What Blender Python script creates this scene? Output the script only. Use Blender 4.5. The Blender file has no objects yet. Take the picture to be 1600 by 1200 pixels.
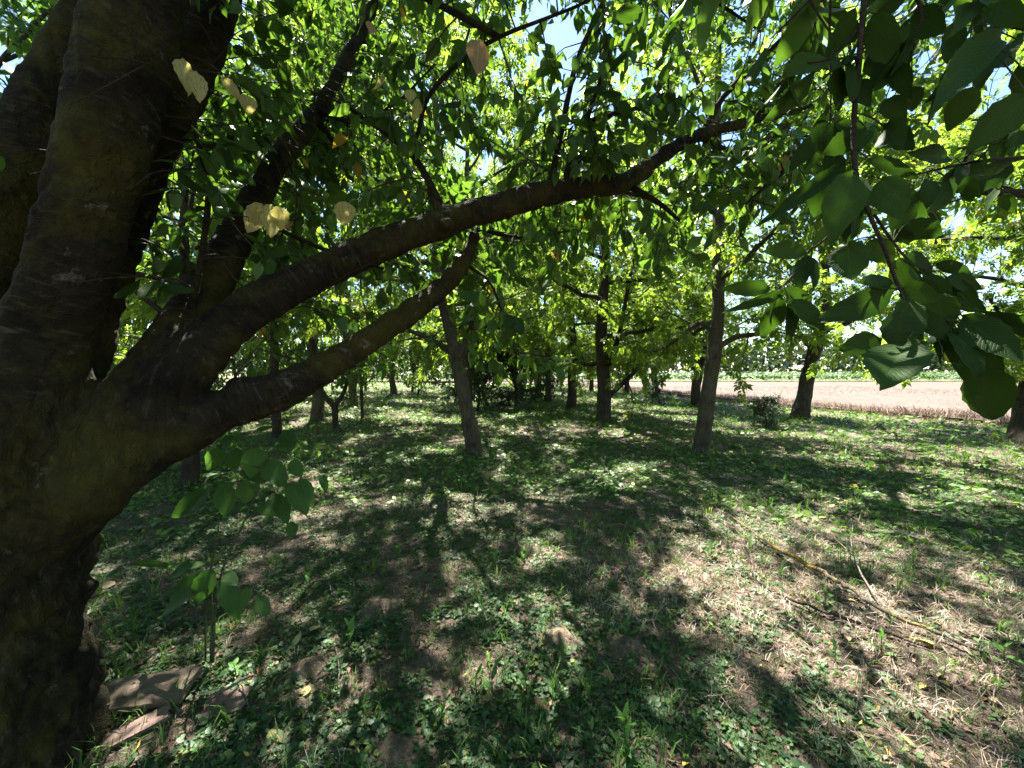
import bpy, math, random
import numpy as np
from mathutils import Vector, Matrix

# ------------------------------------------------------------------ camera, sky, sun, exposure
scene = bpy.context.scene
C = scene.collection
F, CX, CY, HOR, CAMH = 600.0, 800.0, 600.0, 578.0, 1.5      # lens in photo pixels, horizon row, eye height
PITCH = math.atan((CY - HOR) / F)
camd = bpy.data.cameras.new('camera'); cam = bpy.data.objects.new('camera', camd); C.objects.link(cam)
camd.sensor_width = 36.0; camd.lens = 36.0 * F / 1600.0
camd.clip_start = 0.02; camd.clip_end = 3000
cam.location = (0, 0, CAMH); cam.rotation_euler = (math.pi / 2 - PITCH, 0, 0)
scene.camera = cam

SUN_EL, SUN_AZ = math.radians(59), math.radians(-10)          # azimuth from +Y, negative to the left
w = bpy.data.worlds.new('World'); scene.world = w; w.use_nodes = True
nt = w.node_tree; bg = nt.nodes['Background']
sky = nt.nodes.new('ShaderNodeTexSky'); sky.sky_type = 'NISHITA'; sky.sun_disc = False
sky.sun_elevation = SUN_EL; sky.sun_rotation = SUN_AZ
sky.air_density = 1.0; sky.dust_density = 0.1; sky.ozone_density = 2.5
nt.links.new(sky.outputs[0], bg.inputs[0]); bg.inputs[1].default_value = 0.052
sd = bpy.data.lights.new('sun', 'SUN'); sd.energy = 5.0; sd.angle = math.radians(0.53); sd.color = (1.0, 0.95, 0.87)
so = bpy.data.objects.new('sun', sd); C.objects.link(so); so.location = (0, 0, 30)
sdir = Vector((math.sin(SUN_AZ) * math.cos(SUN_EL), math.cos(SUN_AZ) * math.cos(SUN_EL), math.sin(SUN_EL)))
so.rotation_euler = sdir.to_track_quat('Z', 'Y').to_euler()
vs = scene.view_settings; vs.view_transform = 'Standard'; vs.look = 'None'; vs.gamma = 1.0; vs.use_curve_mapping = False
vs.exposure = 2.95
scene.render.engine = 'CYCLES'
cy = scene.cycles
cy.max_bounces = 5; cy.diffuse_bounces = 4; cy.glossy_bounces = 2; cy.transmission_bounces = 4; cy.transparent_max_bounces = 4
cy.use_denoising = True; cy.use_adaptive_sampling = True; cy.adaptive_threshold = .02; cy.sample_clamp_indirect = 4.0
cy.caustics_reflective = False; cy.caustics_refractive = False
scene.render.use_persistent_data = False

# ------------------------------------------------------------------ small maths
R0 = np.random.default_rng(11)
def at(px, py, d):
    """World point seen at photo pixel (px,py) at depth d metres."""
    u, v = (px - CX) / F * d, (CY - py) / F * d
    cp, sp = math.cos(PITCH), math.sin(PITCH)
    return np.array([u, d * cp + v * sp, CAMH - d * sp + v * cp])
_tab = np.random.default_rng(5).random((64, 256))
def vnoise(x, y, f=1.0, seed=0):
    t = _tab[seed % 64]; perm = np.argsort(_tab[(seed + 7) % 64])
    x = np.asarray(x, float) * f + 1000.3; y = np.asarray(y, float) * f + 1000.7
    xi = np.floor(x).astype(int); yi = np.floor(y).astype(int); fx = x - xi; fy = y - yi
    fx = fx * fx * (3 - 2 * fx); fy = fy * fy * (3 - 2 * fy)
    h = lambda a, b: t[perm[(perm[a & 255] + b) & 255]]
    return (h(xi, yi) * (1 - fx) + h(xi + 1, yi) * fx) * (1 - fy) + (h(xi, yi + 1) * (1 - fx) + h(xi + 1, yi + 1) * fx) * fy
def fbm(x, y, f=1.0, seed=0, o=3):
    return sum(vnoise(x, y, f * 2 ** i, seed + i * 3) * 0.5 ** i for i in range(o)) / sum(0.5 ** i for i in range(o))
def gz(x, y):
    x = np.asarray(x, float); y = np.asarray(y, float)
    return 0.16 * (vnoise(x, y, .22, 1) - .5) + 0.06 * (vnoise(x, y, .9, 2) - .5) + 0.03 * (vnoise(x, y, 2.6, 3) - .5)
def G(px, py, up=0.0):
    """Ground point under photo pixel (px,py)."""
    o = np.array([0, 0, CAMH]); d = at(px, py, 1.0) - o
    z = 0.0
    for _ in range(6):
        t = (z - CAMH) / d[2]; p = o + d * t; z = float(gz(p[0], p[1]))
    p[2] = z + up
    return p
def unit(v):
    v = np.asarray(v, float); n = np.linalg.norm(v, axis=-1, keepdims=True); return v / np.maximum(n, 1e-9)
def spline(P, n):
    """Catmull-Rom through rows of P (any columns), n samples per span."""
    P = np.asarray(P, float)
    if len(P) < 3 or n < 2: return P
    Q = np.vstack([2 * P[0] - P[1], P, 2 * P[-1] - P[-2]]); out = []
    t = np.linspace(0, 1, n, endpoint=False)[:, None]
    for i in range(1, len(Q) - 2):
        a, b, c, d = Q[i - 1], Q[i], Q[i + 1], Q[i + 2]
        out.append(.5 * ((2 * b) + (-a + c) * t + (2 * a - 5 * b + 4 * c - d) * t ** 2 + (-a + 3 * b - 3 * c + d) * t ** 3))
    out.append(P[-1:]); return np.vstack(out)

# ------------------------------------------------------------------ mesh building
class MB:
    def __init__(s): s.v, s.t, s.a, s.n = [], [], [], 0
    def add(s, v, t, a):
        v = np.asarray(v, float); a = np.asarray(a, float)
        if a.ndim == 1: a = np.tile(a, (len(v), 1))
        s.v.append(v); s.t.append(np.asarray(t, int) + s.n); s.a.append(a); s.n += len(v)
    def mesh(s, name, mat, smooth=True, uv=None):
        return raw_mesh(name, np.vstack(s.v), np.vstack(s.t), mat, np.vstack(s.a), smooth)
def raw_mesh(name, v, t, mat, attr=None, smooth=True):
    me = bpy.data.meshes.new(name); k = t.shape[1]
    me.vertices.add(len(v)); me.vertices.foreach_set('co', v.astype(np.float32).ravel())
    me.loops.add(t.size); me.loops.foreach_set('vertex_index', t.astype(np.int32).ravel())
    me.polygons.add(len(t)); me.polygons.foreach_set('loop_start', np.arange(0, t.size, k, dtype=np.int32))
    me.polygons.foreach_set('use_smooth', np.full(len(t), smooth))
    if attr is not None:
        at_ = me.attributes.new('info', 'FLOAT_VECTOR', 'POINT'); at_.data.foreach_set('vector', attr.astype(np.float32).ravel())
    me.materials.append(mat); me.update(calc_edges=True); me.validate()
    return me
def obj(name, me, parent=None, loc=None):
    o = bpy.data.objects.new(name, me); C.objects.link(o)
    if parent is not None: o.parent = parent
    if loc is not None: o.location = loc
    return o
def tag(o, label=None, cat=None, group=None, kind=None):
    if label: o['label'] = label
    if cat: o['category'] = cat
    if group: o['group'] = group
    if kind: o['kind'] = kind
    return o
def empty(name, loc, rz=0.0):
    o = bpy.data.objects.new(name, None); C.objects.link(o); o.location = loc; o.rotation_euler = (0, 0, rz)
    o.empty_display_size = 0.2
    return o
def frames(P):
    T = unit(np.gradient(P, axis=0)); n0 = np.array([0, 0, 1.0]) if abs(T[0][2]) < .9 else np.array([1.0, 0, 0])
    N = np.zeros_like(P); n = unit(n0 - T[0] * (n0 @ T[0])); N[0] = n
    for i in range(1, len(P)):
        n = n - T[i] * (n @ T[i]); n = unit(n); N[i] = n
    return T, N, np.cross(T, N)
def tube(mb, P, r, sides=6, cap=True, rough=0.0, seed=0):
    """Tapered tube; the info attribute is (cos*r, sin*r, length along)."""
    P = np.asarray(P, float); r = np.broadcast_to(np.asarray(r, float), (len(P),)).copy()
    T, N, B = frames(P); a = np.linspace(0, 2 * math.pi, sides, endpoint=False)
    s = np.concatenate([[0], np.cumsum(np.linalg.norm(np.diff(P, axis=0), axis=1))])
    rr = np.repeat(r[:, None], sides, 1)
    if rough:
        A, S = np.meshgrid(a, s)
        rr = rr * (1 + rough * 2 * (fbm(np.cos(A) * 1.3 + seed, S * 3 + np.sin(A) * 1.3, 1.4, seed, 3) - .5))
    ca, sa = np.cos(a), np.sin(a)
    V = P[:, None] + rr[..., None] * (ca[None, :, None] * N[:, None] + sa[None, :, None] * B[:, None])
    info = np.stack([rr * ca, rr * sa, np.repeat(s[:, None], sides, 1)], -1)
    m = len(P); i = np.arange(m - 1)[:, None] * sides; j = np.arange(sides)[None]; k = (j + 1) % sides
    q1 = np.stack([i + j, i + k, i + sides + k], -1).reshape(-1, 3); q2 = np.stack([i + j, i + sides + k, i + sides + j], -1).reshape(-1, 3)
    V = V.reshape(-1, 3); info = info.reshape(-1, 3); t = [q1, q2]
    if cap:
        V = np.vstack([V, P[0], P[-1]]); info = np.vstack([info, [0, 0, 0], [0, 0, s[-1]]])
        c0, c1 = m * sides, m * sides + 1; jj = np.arange(sides); kk = (jj + 1) % sides
        t.append(np.stack([kk, jj, np.full(sides, c0)], -1)); t.append(np.stack([(m - 1) * sides + jj, (m - 1) * sides + kk, np.full(sides, c1)], -1))
    mb.add(V, np.vstack(t), info)
def stamp(mb, tv, tt, pos, X, Y, Z, sc, info, ti=None):
    """Copy template (tv,tt) to every pos with axes X,Y,Z and scale sc; info (m,3) is written to each copy's vertices."""
    pos = np.asarray(pos, float); m = len(pos)
    if m == 0: return
    sc = np.asarray(sc, float)
    if sc.ndim == 1: sc = np.repeat(sc[:, None], 3, 1)
    V = pos[:, None] + tv[None, :, 0, None] * (X * sc[:, :1])[:, None] + tv[None, :, 1, None] * (Y * sc[:, 1:2])[:, None] + tv[None, :, 2, None] * (Z * sc[:, 2:])[:, None]
    t = tt[None] + (np.arange(m) * len(tv))[:, None, None]
    mb.add(V.reshape(-1, 3), t.reshape(-1, 3), np.repeat(np.asarray(info, float), len(tv), 0))
def axes_from(Y, up):
    """Y along the leaf, up a hint for its upper side."""
    Y = unit(Y); X = unit(np.cross(Y, up)); Z = np.cross(X, Y); return X, Y, Z

# leaf templates: Y along, X across, Z up -------------------------------------------------
def leaf_template(rows, half, width=.46, belly=.42, fold=.18, droop=.18, tip=1.0, serr=0.0, seed=0):
    rng = np.random.default_rng(seed); V, T = [], []
    for i in range(rows + 1):
        v = i / rows; b = belly
        ea, eb = .68, .68 * (1 - b) / b * 1.15; vp = ea / (ea + eb); wv = (v ** ea * (1 - v) ** eb) / (vp ** ea * (1 - vp) ** eb) * width / 2
        if i in (0, rows): wv = .002
        for j in range(-half, half + 1):
            u = j / half; e = 1.0
            if abs(j) == half and serr: e = 1 + serr * (1 if i % 2 else -1)
            x = u * wv * e; z = fold * abs(x) - droop * v * v + .018 * math.sin(v * 9 + u * 3 + seed) * abs(u) + .05 * math.sin(v * 3.2 + seed) * u
            V.append((x, v + (.012 * rng.standard_normal() if 0 < i < rows and j else 0), z))
    n = 2 * half + 1
    for i in range(rows):
        for j in range(n - 1):
            a, b, c, d = i * n + j, i * n + j + 1, (i + 1) * n + j + 1, (i + 1) * n + j
            T += [(a, b, c), (a, c, d)]
    return np.array(V), np.array(T)
def merge_templates(parts):
    V, T, n = [], [], 0
    for v, t in parts: V.append(v); T.append(t + n); n += len(v)
    return np.vstack(V), np.vstack(T)
def rotated(v, X, Y, Z, s, o): return o + s * (v[:, :1] * np.asarray(X) + v[:, 1:2] * np.asarray(Y) + v[:, 2:] * np.asarray(Z))
def tiny_leaf(width=.44, fold=.25, droop=.15, b=.45):
    """4 triangles: base, two shoulders, mid, tip."""
    h = width / 2
    V = np.array([(0, 0, 0), (-h, b, fold * h - droop * b * b), (0, b, -droop * b * b), (h, b, fold * h - droop * b * b), (0, 1, -droop)])
    return V, np.array([(0, 2, 1), (0, 3, 2), (1, 2, 4), (2, 3, 4)])
def walnut_leaf(seed):
    rng = np.random.default_rng(seed); parts = []
    for k in range(7):
        if k == 6: p, a, L = .62, 0, .42
        else:
            s = -1 if k % 2 else 1; p = .22 + .17 * (k // 2); a = s * math.radians(58 - 6 * (k // 2)); L = .27 + .045 * (k // 2)
        L *= rng.uniform(.85, 1.15); o = np.array([0, p, -.22 * p * p])
        Y = np.array([math.sin(a), math.cos(a), -.25 - .2 * rng.random()]); up = np.array([rng.normal(0, .25), rng.normal(0, .25), 1])
        X, Y, Z = axes_from(Y, up); v, t = tiny_leaf(.46, .3, .2)
        parts.append((rotated(v, X, Y, Z, L, o), t))
    parts.append((np.array([(-.006, 0, 0), (.006, 0, 0), (0, .66, -.1)]), np.array([(0, 1, 2)])))
    return merge_templates(parts)
WALNUT = [walnut_leaf(s) for s in range(3)]
SIMPLE = [tiny_leaf(.52, .2, .25), tiny_leaf(.46, .35, .05), tiny_leaf(.6, .1, .4)]
CHERRY_LO = [leaf_template(3, 1, .5, .45, .25, .25, seed=1), leaf_template(3, 1, .46, .42, .1, .05, seed=2), leaf_template(3, 1, .52, .45, .4, .4, seed=3)]

# ------------------------------------------------------------------ materials
def newmat(name):
    m = bpy.data.materials.new(name); m.use_nodes = True; t = m.node_tree; t.nodes.clear()
    out = t.nodes.new('ShaderNodeOutputMaterial'); return m, t, out
def N(t, kind, **kw):
    n = t.nodes.new('ShaderNode' + kind)
    for k, v in kw.items():
        if isinstance(v, bpy.types.NodeSocket): t.links.new(v, n.inputs[k.replace('_', ' ')])
        elif k in ('operation', 'blend_type', 'data_type', 'attribute_name', 'noise_dimensions', 'feature', 'vector_type', 'clamp_factor', 'distance'): setattr(n, k, v)
        else: n.inputs[k.replace('_', ' ')].default_value = v
    return n
def ramp(t, fac, stops):
    n = t.nodes.new('ShaderNodeValToRGB'); e = n.color_ramp.elements
    while len(e) < len(stops): e.new(.5)
    for x, (p, c) in zip(e, stops): x.position = p; x.color = (*c, 1) if len(c) == 3 else c
    t.links.new(fac, n.inputs[0]); return n.outputs[0]
def mix(t, fac, a, b, mode='MIX'):
    n = t.nodes.new('ShaderNodeMix'); n.data_type = 'RGBA'; n.blend_type = mode
    for s, v in ((0, fac), (6, a), (7, b)):
        if isinstance(v, bpy.types.NodeSocket): t.links.new(v, n.inputs[s])
        else: n.inputs[s].default_value = v if s == 0 else (*v, 1)
    return n.outputs[2]
def math_(t, op, a, b=0.0, c=None):
    n = t.nodes.new('ShaderNodeMath'); n.operation = op
    for i, v in enumerate((a, b) if c is None else (a, b, c)):
        if isinstance(v, bpy.types.NodeSocket): t.links.new(v, n.inputs[i])
        else: n.inputs[i].default_value = v
    return n.outputs[0]
def leaf_shader(t, out, col, trans=.42, rough=.42, spec=.35, warm=(1.25, 1.25, .55), normal=None):
    p = N(t, 'BsdfPrincipled', Roughness=rough); t.links.new(col, p.inputs['Base Color']); p.inputs['Specular IOR Level'].default_value = spec
    tr = N(t, 'BsdfTranslucent'); t.links.new(mix(t, 1.0, col, warm, 'MULTIPLY'), tr.inputs[0])
    if normal is not None: t.links.new(normal, p.inputs['Normal'])
    m = N(t, 'MixShader'); m.inputs[0].default_value = trans
    t.links.new(p.outputs[0], m.inputs[1]); t.links.new(tr.outputs[0], m.inputs[2]); t.links.new(m.outputs[0], out.inputs[0])
def foliage(name, stops, trans=.42, warm=(1.3, 1.3, .5), rough=.42, spec=.35):
    m, t, out = newmat(name); a = N(t, 'Attribute', attribute_name='info'); s = N(t, 'SeparateXYZ', Vector=a.outputs['Vector'])
    leaf_shader(t, out, ramp(t, s.outputs[0], stops), trans, rough, spec, warm); return m
M = {}
M['walnut_leaf'] = foliage('walnut_leaf', [(0, (.075, .13, .028)), (.5, (.11, .175, .038)), (.9, (.16, .225, .05)), (1, (.28, .26, .05))], .6, (1.9, 1.85, .75))
M['cherry_leaf_far'] = foliage('cherry_leaf_far', [(0, (.042, .09, .018)), (.55, (.066, .135, .025)), (.93, (.10, .185, .032)), (.965, (.42, .34, .06)), (1, (.3, .17, .05))], .48, (1.5, 1.5, .6))
M['broad_leaf'] = foliage('broad_leaf', [(0, (.04, .095, .02)), (.6, (.07, .14, .025)), (1, (.12, .20, .05))], .52, (1.6, 1.65, .7))
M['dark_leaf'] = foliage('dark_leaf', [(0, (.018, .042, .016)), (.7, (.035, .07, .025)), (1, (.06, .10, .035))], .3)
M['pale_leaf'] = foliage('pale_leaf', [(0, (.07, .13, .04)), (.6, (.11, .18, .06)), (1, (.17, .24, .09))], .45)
M['cover_leaf'] = foliage('cover_leaf', [(0, (.028, .066, .024)), (.5, (.046, .10, .032)), (.88, (.078, .145, .044)), (1, (.20, .21, .05))], .3, (1.2, 1.35, .5), .5, .3)
M['grass'] = foliage('grass', [(0, (.055, .125, .028)), (.6, (.10, .19, .042)), (.9, (.155, .235, .058)), (1, (.30, .28, .12))], .35, (1.2, 1.3, .5), .5, .25)
M['straw'] = foliage('straw', [(0, (.18, .135, .10)), (.5, (.36, .285, .23)), (1, (.56, .475, .395))], .15, (1.1, 1.0, .8), .7, .15)
M['stubble_straw'] = foliage('stubble_straw', [(0, (.08, .058, .042)), (.5, (.125, .092, .07)), (1, (.19, .145, .11))], .15, (1.1, 1.0, .8), .7, .15)
M['litter'] = foliage('litter', [(0, (.06, .04, .03)), (.5, (.15, .095, .065)), (.85, (.28, .19, .14)), (.95, (.34, .16, .08)), (1, (.5, .38, .1))], .12, (1.1, .9, .6), .8, .1)
M['crop_leaf'] = foliage('crop_leaf', [(0, (.04, .088, .03)), (.7, (.066, .125, .042)), (1, (.10, .165, .055))], .3)
M['far_leaf'] = foliage('far_leaf', [(0, (.026, .05, .028)), (1, (.052, .082, .044))], .3)

def bark(name, base, light, dark, moss, streak_across, mossamt, streak=.35, mlo=.5):
    m, t, out = newmat(name); a = N(t, 'Attribute', attribute_name='info'); iv = a.outputs['Vector']
    if streak_across: jn = N(t, 'Attribute', attribute_name='junction').outputs['Fac']; ov = t.nodes.new('ShaderNodeTexCoord').outputs['Object']
    def noise(sc, detail, rough, dist=0.0, osc=None):
        """Noise along the limb; where limbs meet (junction attribute) the same noise in plain object space."""
        def one(v, scv):
            mp = N(t, 'Mapping', Vector=v); mp.inputs['Scale'].default_value = scv
            return N(t, 'TexNoise', Vector=mp.outputs[0], Scale=1.0, Detail=detail, Roughness=rough, Distortion=dist).outputs[0]
        scv = sc if isinstance(sc, tuple) else (sc,) * 3; n = one(iv, scv)
        return mix(t, jn, n, one(ov, osc or scv)) if streak_across else n
    st = noise((10, 10, 46) if streak_across else (30, 30, 4), 5.0, .65, 0, (24, 24, 9))
    big = noise(4.0, 4.0, .6); fine = noise(60.0, 4.0, .7)
    col = mix(t, ramp(t, big, [(.35, (0, 0, 0)), (.65, (1, 1, 1))]), dark, base)
    col = mix(t, ramp(t, st, [(.56, (0, 0, 0)), (.72, (streak,) * 3)]), col, light)
    col = mix(t, ramp(t, st, [(.3, (.75,) * 3), (.46, (0, 0, 0))]), col, tuple(x * .3 for x in dark))
    col = mix(t, ramp(t, noise(2.3, 5.0, .7, .6), [(mlo, (0, 0, 0)), (mlo + .16, (mossamt,) * 3)]), col, moss)
    col = mix(t, ramp(t, noise(9.0, 6.0, .75), [(.62, (0, 0, 0)), (.7, (.55,) * 3)]), col, tuple(min(.5, x * 1.5 + .03) for x in light))
    p = N(t, 'BsdfPrincipled', Roughness=.92); t.links.new(col, p.inputs['Base Color']); p.inputs['Specular IOR Level'].default_value = .15
    rg_ = math_(t, 'MINIMUM', math_(t, 'MULTIPLY', math_(t, 'ABSOLUTE', math_(t, 'SUBTRACT', noise((17, 17, 17), 5.0, .6, .8, (26, 26, 11)), .5)), 7.0), 1.0)
    h = math_(t, 'MULTIPLY_ADD', st, 1.0, math_(t, 'MULTIPLY', fine, .45)); h = math_(t, 'ADD', h, math_(t, 'MULTIPLY', rg_, .6))
    b = N(t, 'Bump', Strength=1.0, Distance=.016, Height=h)
    t.links.new(b.outputs[0], p.inputs['Normal']); t.links.new(p.outputs[0], out.inputs[0]); return m
M['cherry_bark'] = bark('cherry_bark', (.026, .0215, .0135), (.125, .113, .088), (.009, .0073, .005), (.052, .048, .011), True, .9, .5, .45)
M['walnut_bark'] = bark('walnut_bark', (.105, .092, .066), (.20, .185, .15), (.05, .043, .031), (.085, .09, .032), False, .7)
M['dark_bark'] = bark('dark_bark', (.06, .05, .04), (.14, .12, .10), (.03, .025, .02), (.07, .07, .03), False, .4)
M['twig_bark'] = bark('twig_bark', (.07, .052, .042), (.20, .17, .15), (.04, .03, .025), (.08, .08, .035), True, .25)
M['pale_twig'] = bark('pale_twig', (.24, .20, .165), (.40, .36, .32), (.13, .105, .085), (.2, .18, .07), True, .3)
M['lichen_bark'] = bark('lichen_bark', (.13, .105, .08), (.36, .33, .28), (.07, .055, .04), (.42, .30, .025), True, 1.0, .35, .5)
M['green_stem'] = bark('green_stem', (.10, .13, .06), (.18, .19, .12), (.06, .07, .035), (.10, .14, .04), True, .3)

def blade_leaf(name, c0, c1, c2, trans, warm, veins=.35):
    """Single leaves: colour by object, side veins from the UV-like info attribute (u across, v along)."""
    m, t, out = newmat(name); a = N(t, 'Attribute', attribute_name='info'); s = N(t, 'SeparateXYZ', Vector=a.outputs['Vector'])
    oi = t.nodes.new('ShaderNodeObjectInfo')
    col = ramp(t, oi.outputs['Random'], [(0, c0), (.5, c1), (1, c2)])
    ab = math_(t, 'ABSOLUTE', s.outputs[0])
    ph = math_(t, 'MULTIPLY', math_(t, 'SUBTRACT', s.outputs[1], math_(t, 'MULTIPLY', ab, .22)), 62.0)
    sv = math_(t, 'POWER', math_(t, 'ABSOLUTE', math_(t, 'SINE', ph)), 9.0); sv = math_(t, 'SUBTRACT', 1.0, sv)
    sv = math_(t, 'POWER', math_(t, 'ABSOLUTE', math_(t, 'COSINE', ph)), 14.0)
    mid = math_(t, 'LESS_THAN', ab, .045)
    v = math_(t, 'MAXIMUM', sv, mid)
    col = mix(t, math_(t, 'MULTIPLY', v, veins), col, tuple(min(1, x * 1.9 + .03) for x in c2))
    nz = N(t, 'TexNoise', Vector=a.outputs['Vector'], Scale=3.0, Detail=4.0)
    col = mix(t, math_(t, 'MULTIPLY', nz.outputs[0], .5), col, tuple(x * .6 for x in c0))
    if trans > .44 or c0[0] > .2:
        sp = N(t, 'TexNoise', Vector=a.outputs['Vector'], Scale=7.0, Detail=3.0); col = mix(t, ramp(t, sp.outputs[0], [(.56, (0, 0, 0)), (.64, (.8,) * 3)]), col, (.16, .085, .03))
    b = N(t, 'Bump', Strength=.35, Distance=.002, Height=math_(t, 'SUBTRACT', 1.0, v))
    leaf_shader(t, out, col, trans, .6, .14, warm, b.outputs[0]); return m
M['cherry_leaf'] = blade_leaf('cherry_leaf', (.022, .052, .012), (.034, .074, .014), (.052, .102, .018), .3, (1.25, 1.4, .45), .10)
M['yellow_leaf'] = blade_leaf('yellow_leaf', (.36, .34, .13), (.42, .39, .16), (.44, .43, .21), .45, (1.1, 1.05, .7), .2)
M['brown_leaf'] = blade_leaf('brown_leaf', (.24, .16, .085), (.30, .22, .12), (.36, .29, .17), .25, (1.1, .9, .6), .3)
M['sapling_leaf'] = blade_leaf('sapling_leaf', (.045, .10, .028), (.06, .13, .036), (.078, .16, .042), .4, (1.2, 1.35, .5), .12)
M['weed_leaf'] = blade_leaf('weed_leaf', (.07, .16, .04), (.10, .21, .055), (.13, .25, .06), .35, (1.15, 1.3, .5), .2)

def ground_mat():
    m, t, out = newmat('orchard_soil'); g = N(t, 'NewGeometry') if False else t.nodes.new('ShaderNodeNewGeometry'); P = g.outputs['Position']
    n1 = N(t, 'TexNoise', Vector=P, Scale=.7, Detail=5.0, Roughness=.6); n2 = N(t, 'TexNoise', Vector=P, Scale=9.0, Detail=6.0, Roughness=.7)
    n3 = N(t, 'TexNoise', Vector=P, Scale=55.0, Detail=5.0, Roughness=.75); n4 = N(t, 'TexVoronoi', Vector=P, Scale=38.0)
    col = mix(t, ramp(t, n1.outputs[0], [(.4, (0, 0, 0)), (.6, (1, 1, 1))]), (.055, .041, .03), (.13, .097, .075))
    col = mix(t, ramp(t, n2.outputs[0], [(.38, (0, 0, 0)), (.62, (1, 1, 1))]), col, (.21, .16, .128))
    col = mix(t, ramp(t, n3.outputs[0], [(.36, (.8,) * 3), (.55, (0, 0, 0))]), col, (.045, .032, .024))
    far = N(t, 'SeparateXYZ', Vector=P)
    p = N(t, 'BsdfPrincipled', Roughness=.95); p.inputs['Specular IOR Level'].default_value = .15; t.links.new(col, p.inputs['Base Color'])
    h = math_(t, 'ADD', n3.outputs[0], math_(t, 'MULTIPLY', n4.outputs[0], .5))
    b = N(t, 'Bump', Strength=1.0, Distance=.03, Height=h); t.links.new(b.outputs[0], p.inputs['Normal']); t.links.new(p.outputs[0], out.inputs[0]); return m
M['soil'] = ground_mat()
def simple_noise(name, c0, c1, scale, bump=.02, rough=.95, stretch=(1, 1, 1)):
    m, t, out = newmat(name); g = t.nodes.new('ShaderNodeTexCoord'); mp = N(t, 'Mapping', Vector=g.outputs['Object']); mp.inputs['Scale'].default_value = stretch
    n = N(t, 'TexNoise', Vector=mp.outputs[0], Scale=scale, Detail=7.0, Roughness=.7)
    p = N(t, 'BsdfPrincipled', Roughness=rough); p.inputs['Specular IOR Level'].default_value = .15
    t.links.new(ramp(t, n.outputs[0], [(.3, c0), (.7, c1)]), p.inputs['Base Color'])
    b = N(t, 'Bump', Strength=1.0, Distance=bump, Height=n.outputs[0]); t.links.new(b.outputs[0], p.inputs['Normal']); t.links.new(p.outputs[0], out.inputs[0]); return m
M['field'] = simple_noise('stubble_soil', (.078, .057, .045), (.112, .084, .068), 1.2, .05, .95, (1, .25, 1))
M['mound'] = simple_noise('loose_earth', (.085, .062, .042), (.21, .165, .12), 40, .03)
M['crop_soil'] = simple_noise('crop_soil', (.07, .075, .035), (.12, .13, .05), 2, .05)
def wood_mat(name, c0, c1, moss):
    m, t, out = newmat(name); g = t.nodes.new('ShaderNodeTexCoord'); mp = N(t, 'Mapping', Vector=g.outputs['Object']); mp.inputs['Scale'].default_value = (3, 40, 40)
    n = N(t, 'TexNoise', Vector=mp.outputs[0], Scale=1.0, Detail=6.0, Roughness=.7); n2 = N(t, 'TexNoise', Vector=g.outputs['Object'], Scale=9.0, Detail=6.0, Roughness=.7)
    col = ramp(t, n.outputs[0], [(.3, c0), (.7, c1)]); col = mix(t, ramp(t, n2.outputs[0], [(.56, (0, 0, 0)), (.68, (moss,) * 3)]), col, (.07, .09, .04))
    p = N(t, 'BsdfPrincipled', Roughness=.8); t.links.new(col, p.inputs['Base Color'])
    b = N(t, 'Bump', Strength=.6, Distance=.004, Height=n.outputs[0]); t.links.new(b.outputs[0], p.inputs['Normal']); t.links.new(p.outputs[0], out.inputs[0]); return m
M['board'] = wood_mat('weathered_board', (.07, .045, .028), (.14, .097, .064), .6)
M['board_red'] = wood_mat('reddish_board', (.10, .06, .045), (.17, .11, .085), .2)

# ------------------------------------------------------------------ ground, fields
def axis_coords(lo, hi, step, far, grow=1.22):
    a = list(np.arange(lo, hi, step)); s = step; x = a[-1]
    while x < far: s *= grow; x += s; a.append(x)
    s = step; x = lo; b = []
    while x > -far: s *= grow; x -= s; b.append(x)
    return np.array(b[::-1] + a)
xs = axis_coords(-6, 7, .07, 900); ys = axis_coords(.6, 11, .07, 1100)
XX, YY = np.meshgrid(xs, ys); ZZ = gz(XX, YY)
near = np.exp(-((XX) ** 2 + (YY) ** 2) / 300)
ZZ = ZZ + near * .018 * (fbm(XX, YY, 7, 9, 2) - .5)
fade = np.clip(1 - (np.hypot(XX, YY) - 45) / 30, 0, 1); ZZ = ZZ * fade - (1 - fade) * .10
nx, ny = len(xs), len(ys); ii = (np.arange(ny - 1)[:, None] * nx + np.arange(nx - 1)[None]).ravel()
quads = np.stack([ii, ii + 1, ii + nx + 1, ii + nx], -1)
tag(obj('ground', raw_mesh('ground', np.stack([XX.ravel(), YY.ravel(), ZZ.ravel()], -1), quads, M['soil'])), 'shaded orchard floor of dark soil and dry litter', 'ground', kind='structure')
def edge_x(y): return np.where(y < 38, 12.9 - .27 * (y - 11) + .25 * np.sin(y * .7), 5.6 - (y - 38) * 6.0)   # orchard edge to the right; closes behind the last row
# stubble field sheet
fy = np.concatenate([np.arange(-20, 46, 1.0), [48, 52]]); fr = []
V = []; 
for y in fy:
    e = float(edge_x(y))
    if y > 38: e = max(e, -3.0)
    V += [(e, y, .07), (max(e + 1, 25), y, .075), (420, y, .075)]
V = np.array(V); V[:, 2] += .02; k = np.arange(len(fy) - 1) * 3
Q = np.vstack([np.stack([k, k + 1, k + 4, k + 3], -1), np.stack([k + 1, k + 2, k + 5, k + 4], -1)])
tag(obj('stubble_field', raw_mesh('stubble_field', V, Q, M['field'])), 'pinkish mown stubble field in full sun beyond the trees', 'field', kind='structure')
V = np.array([(-300, 46, .13), (420, 46, .13), (420, 130, .13), (-300, 130, .13)])
tag(obj('crop_ground', raw_mesh('crop_ground', V, np.array([(0, 1, 2, 3)]), M['crop_soil'])), 'soil under the green crop strip beyond the stubble', 'field', kind='structure')

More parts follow.
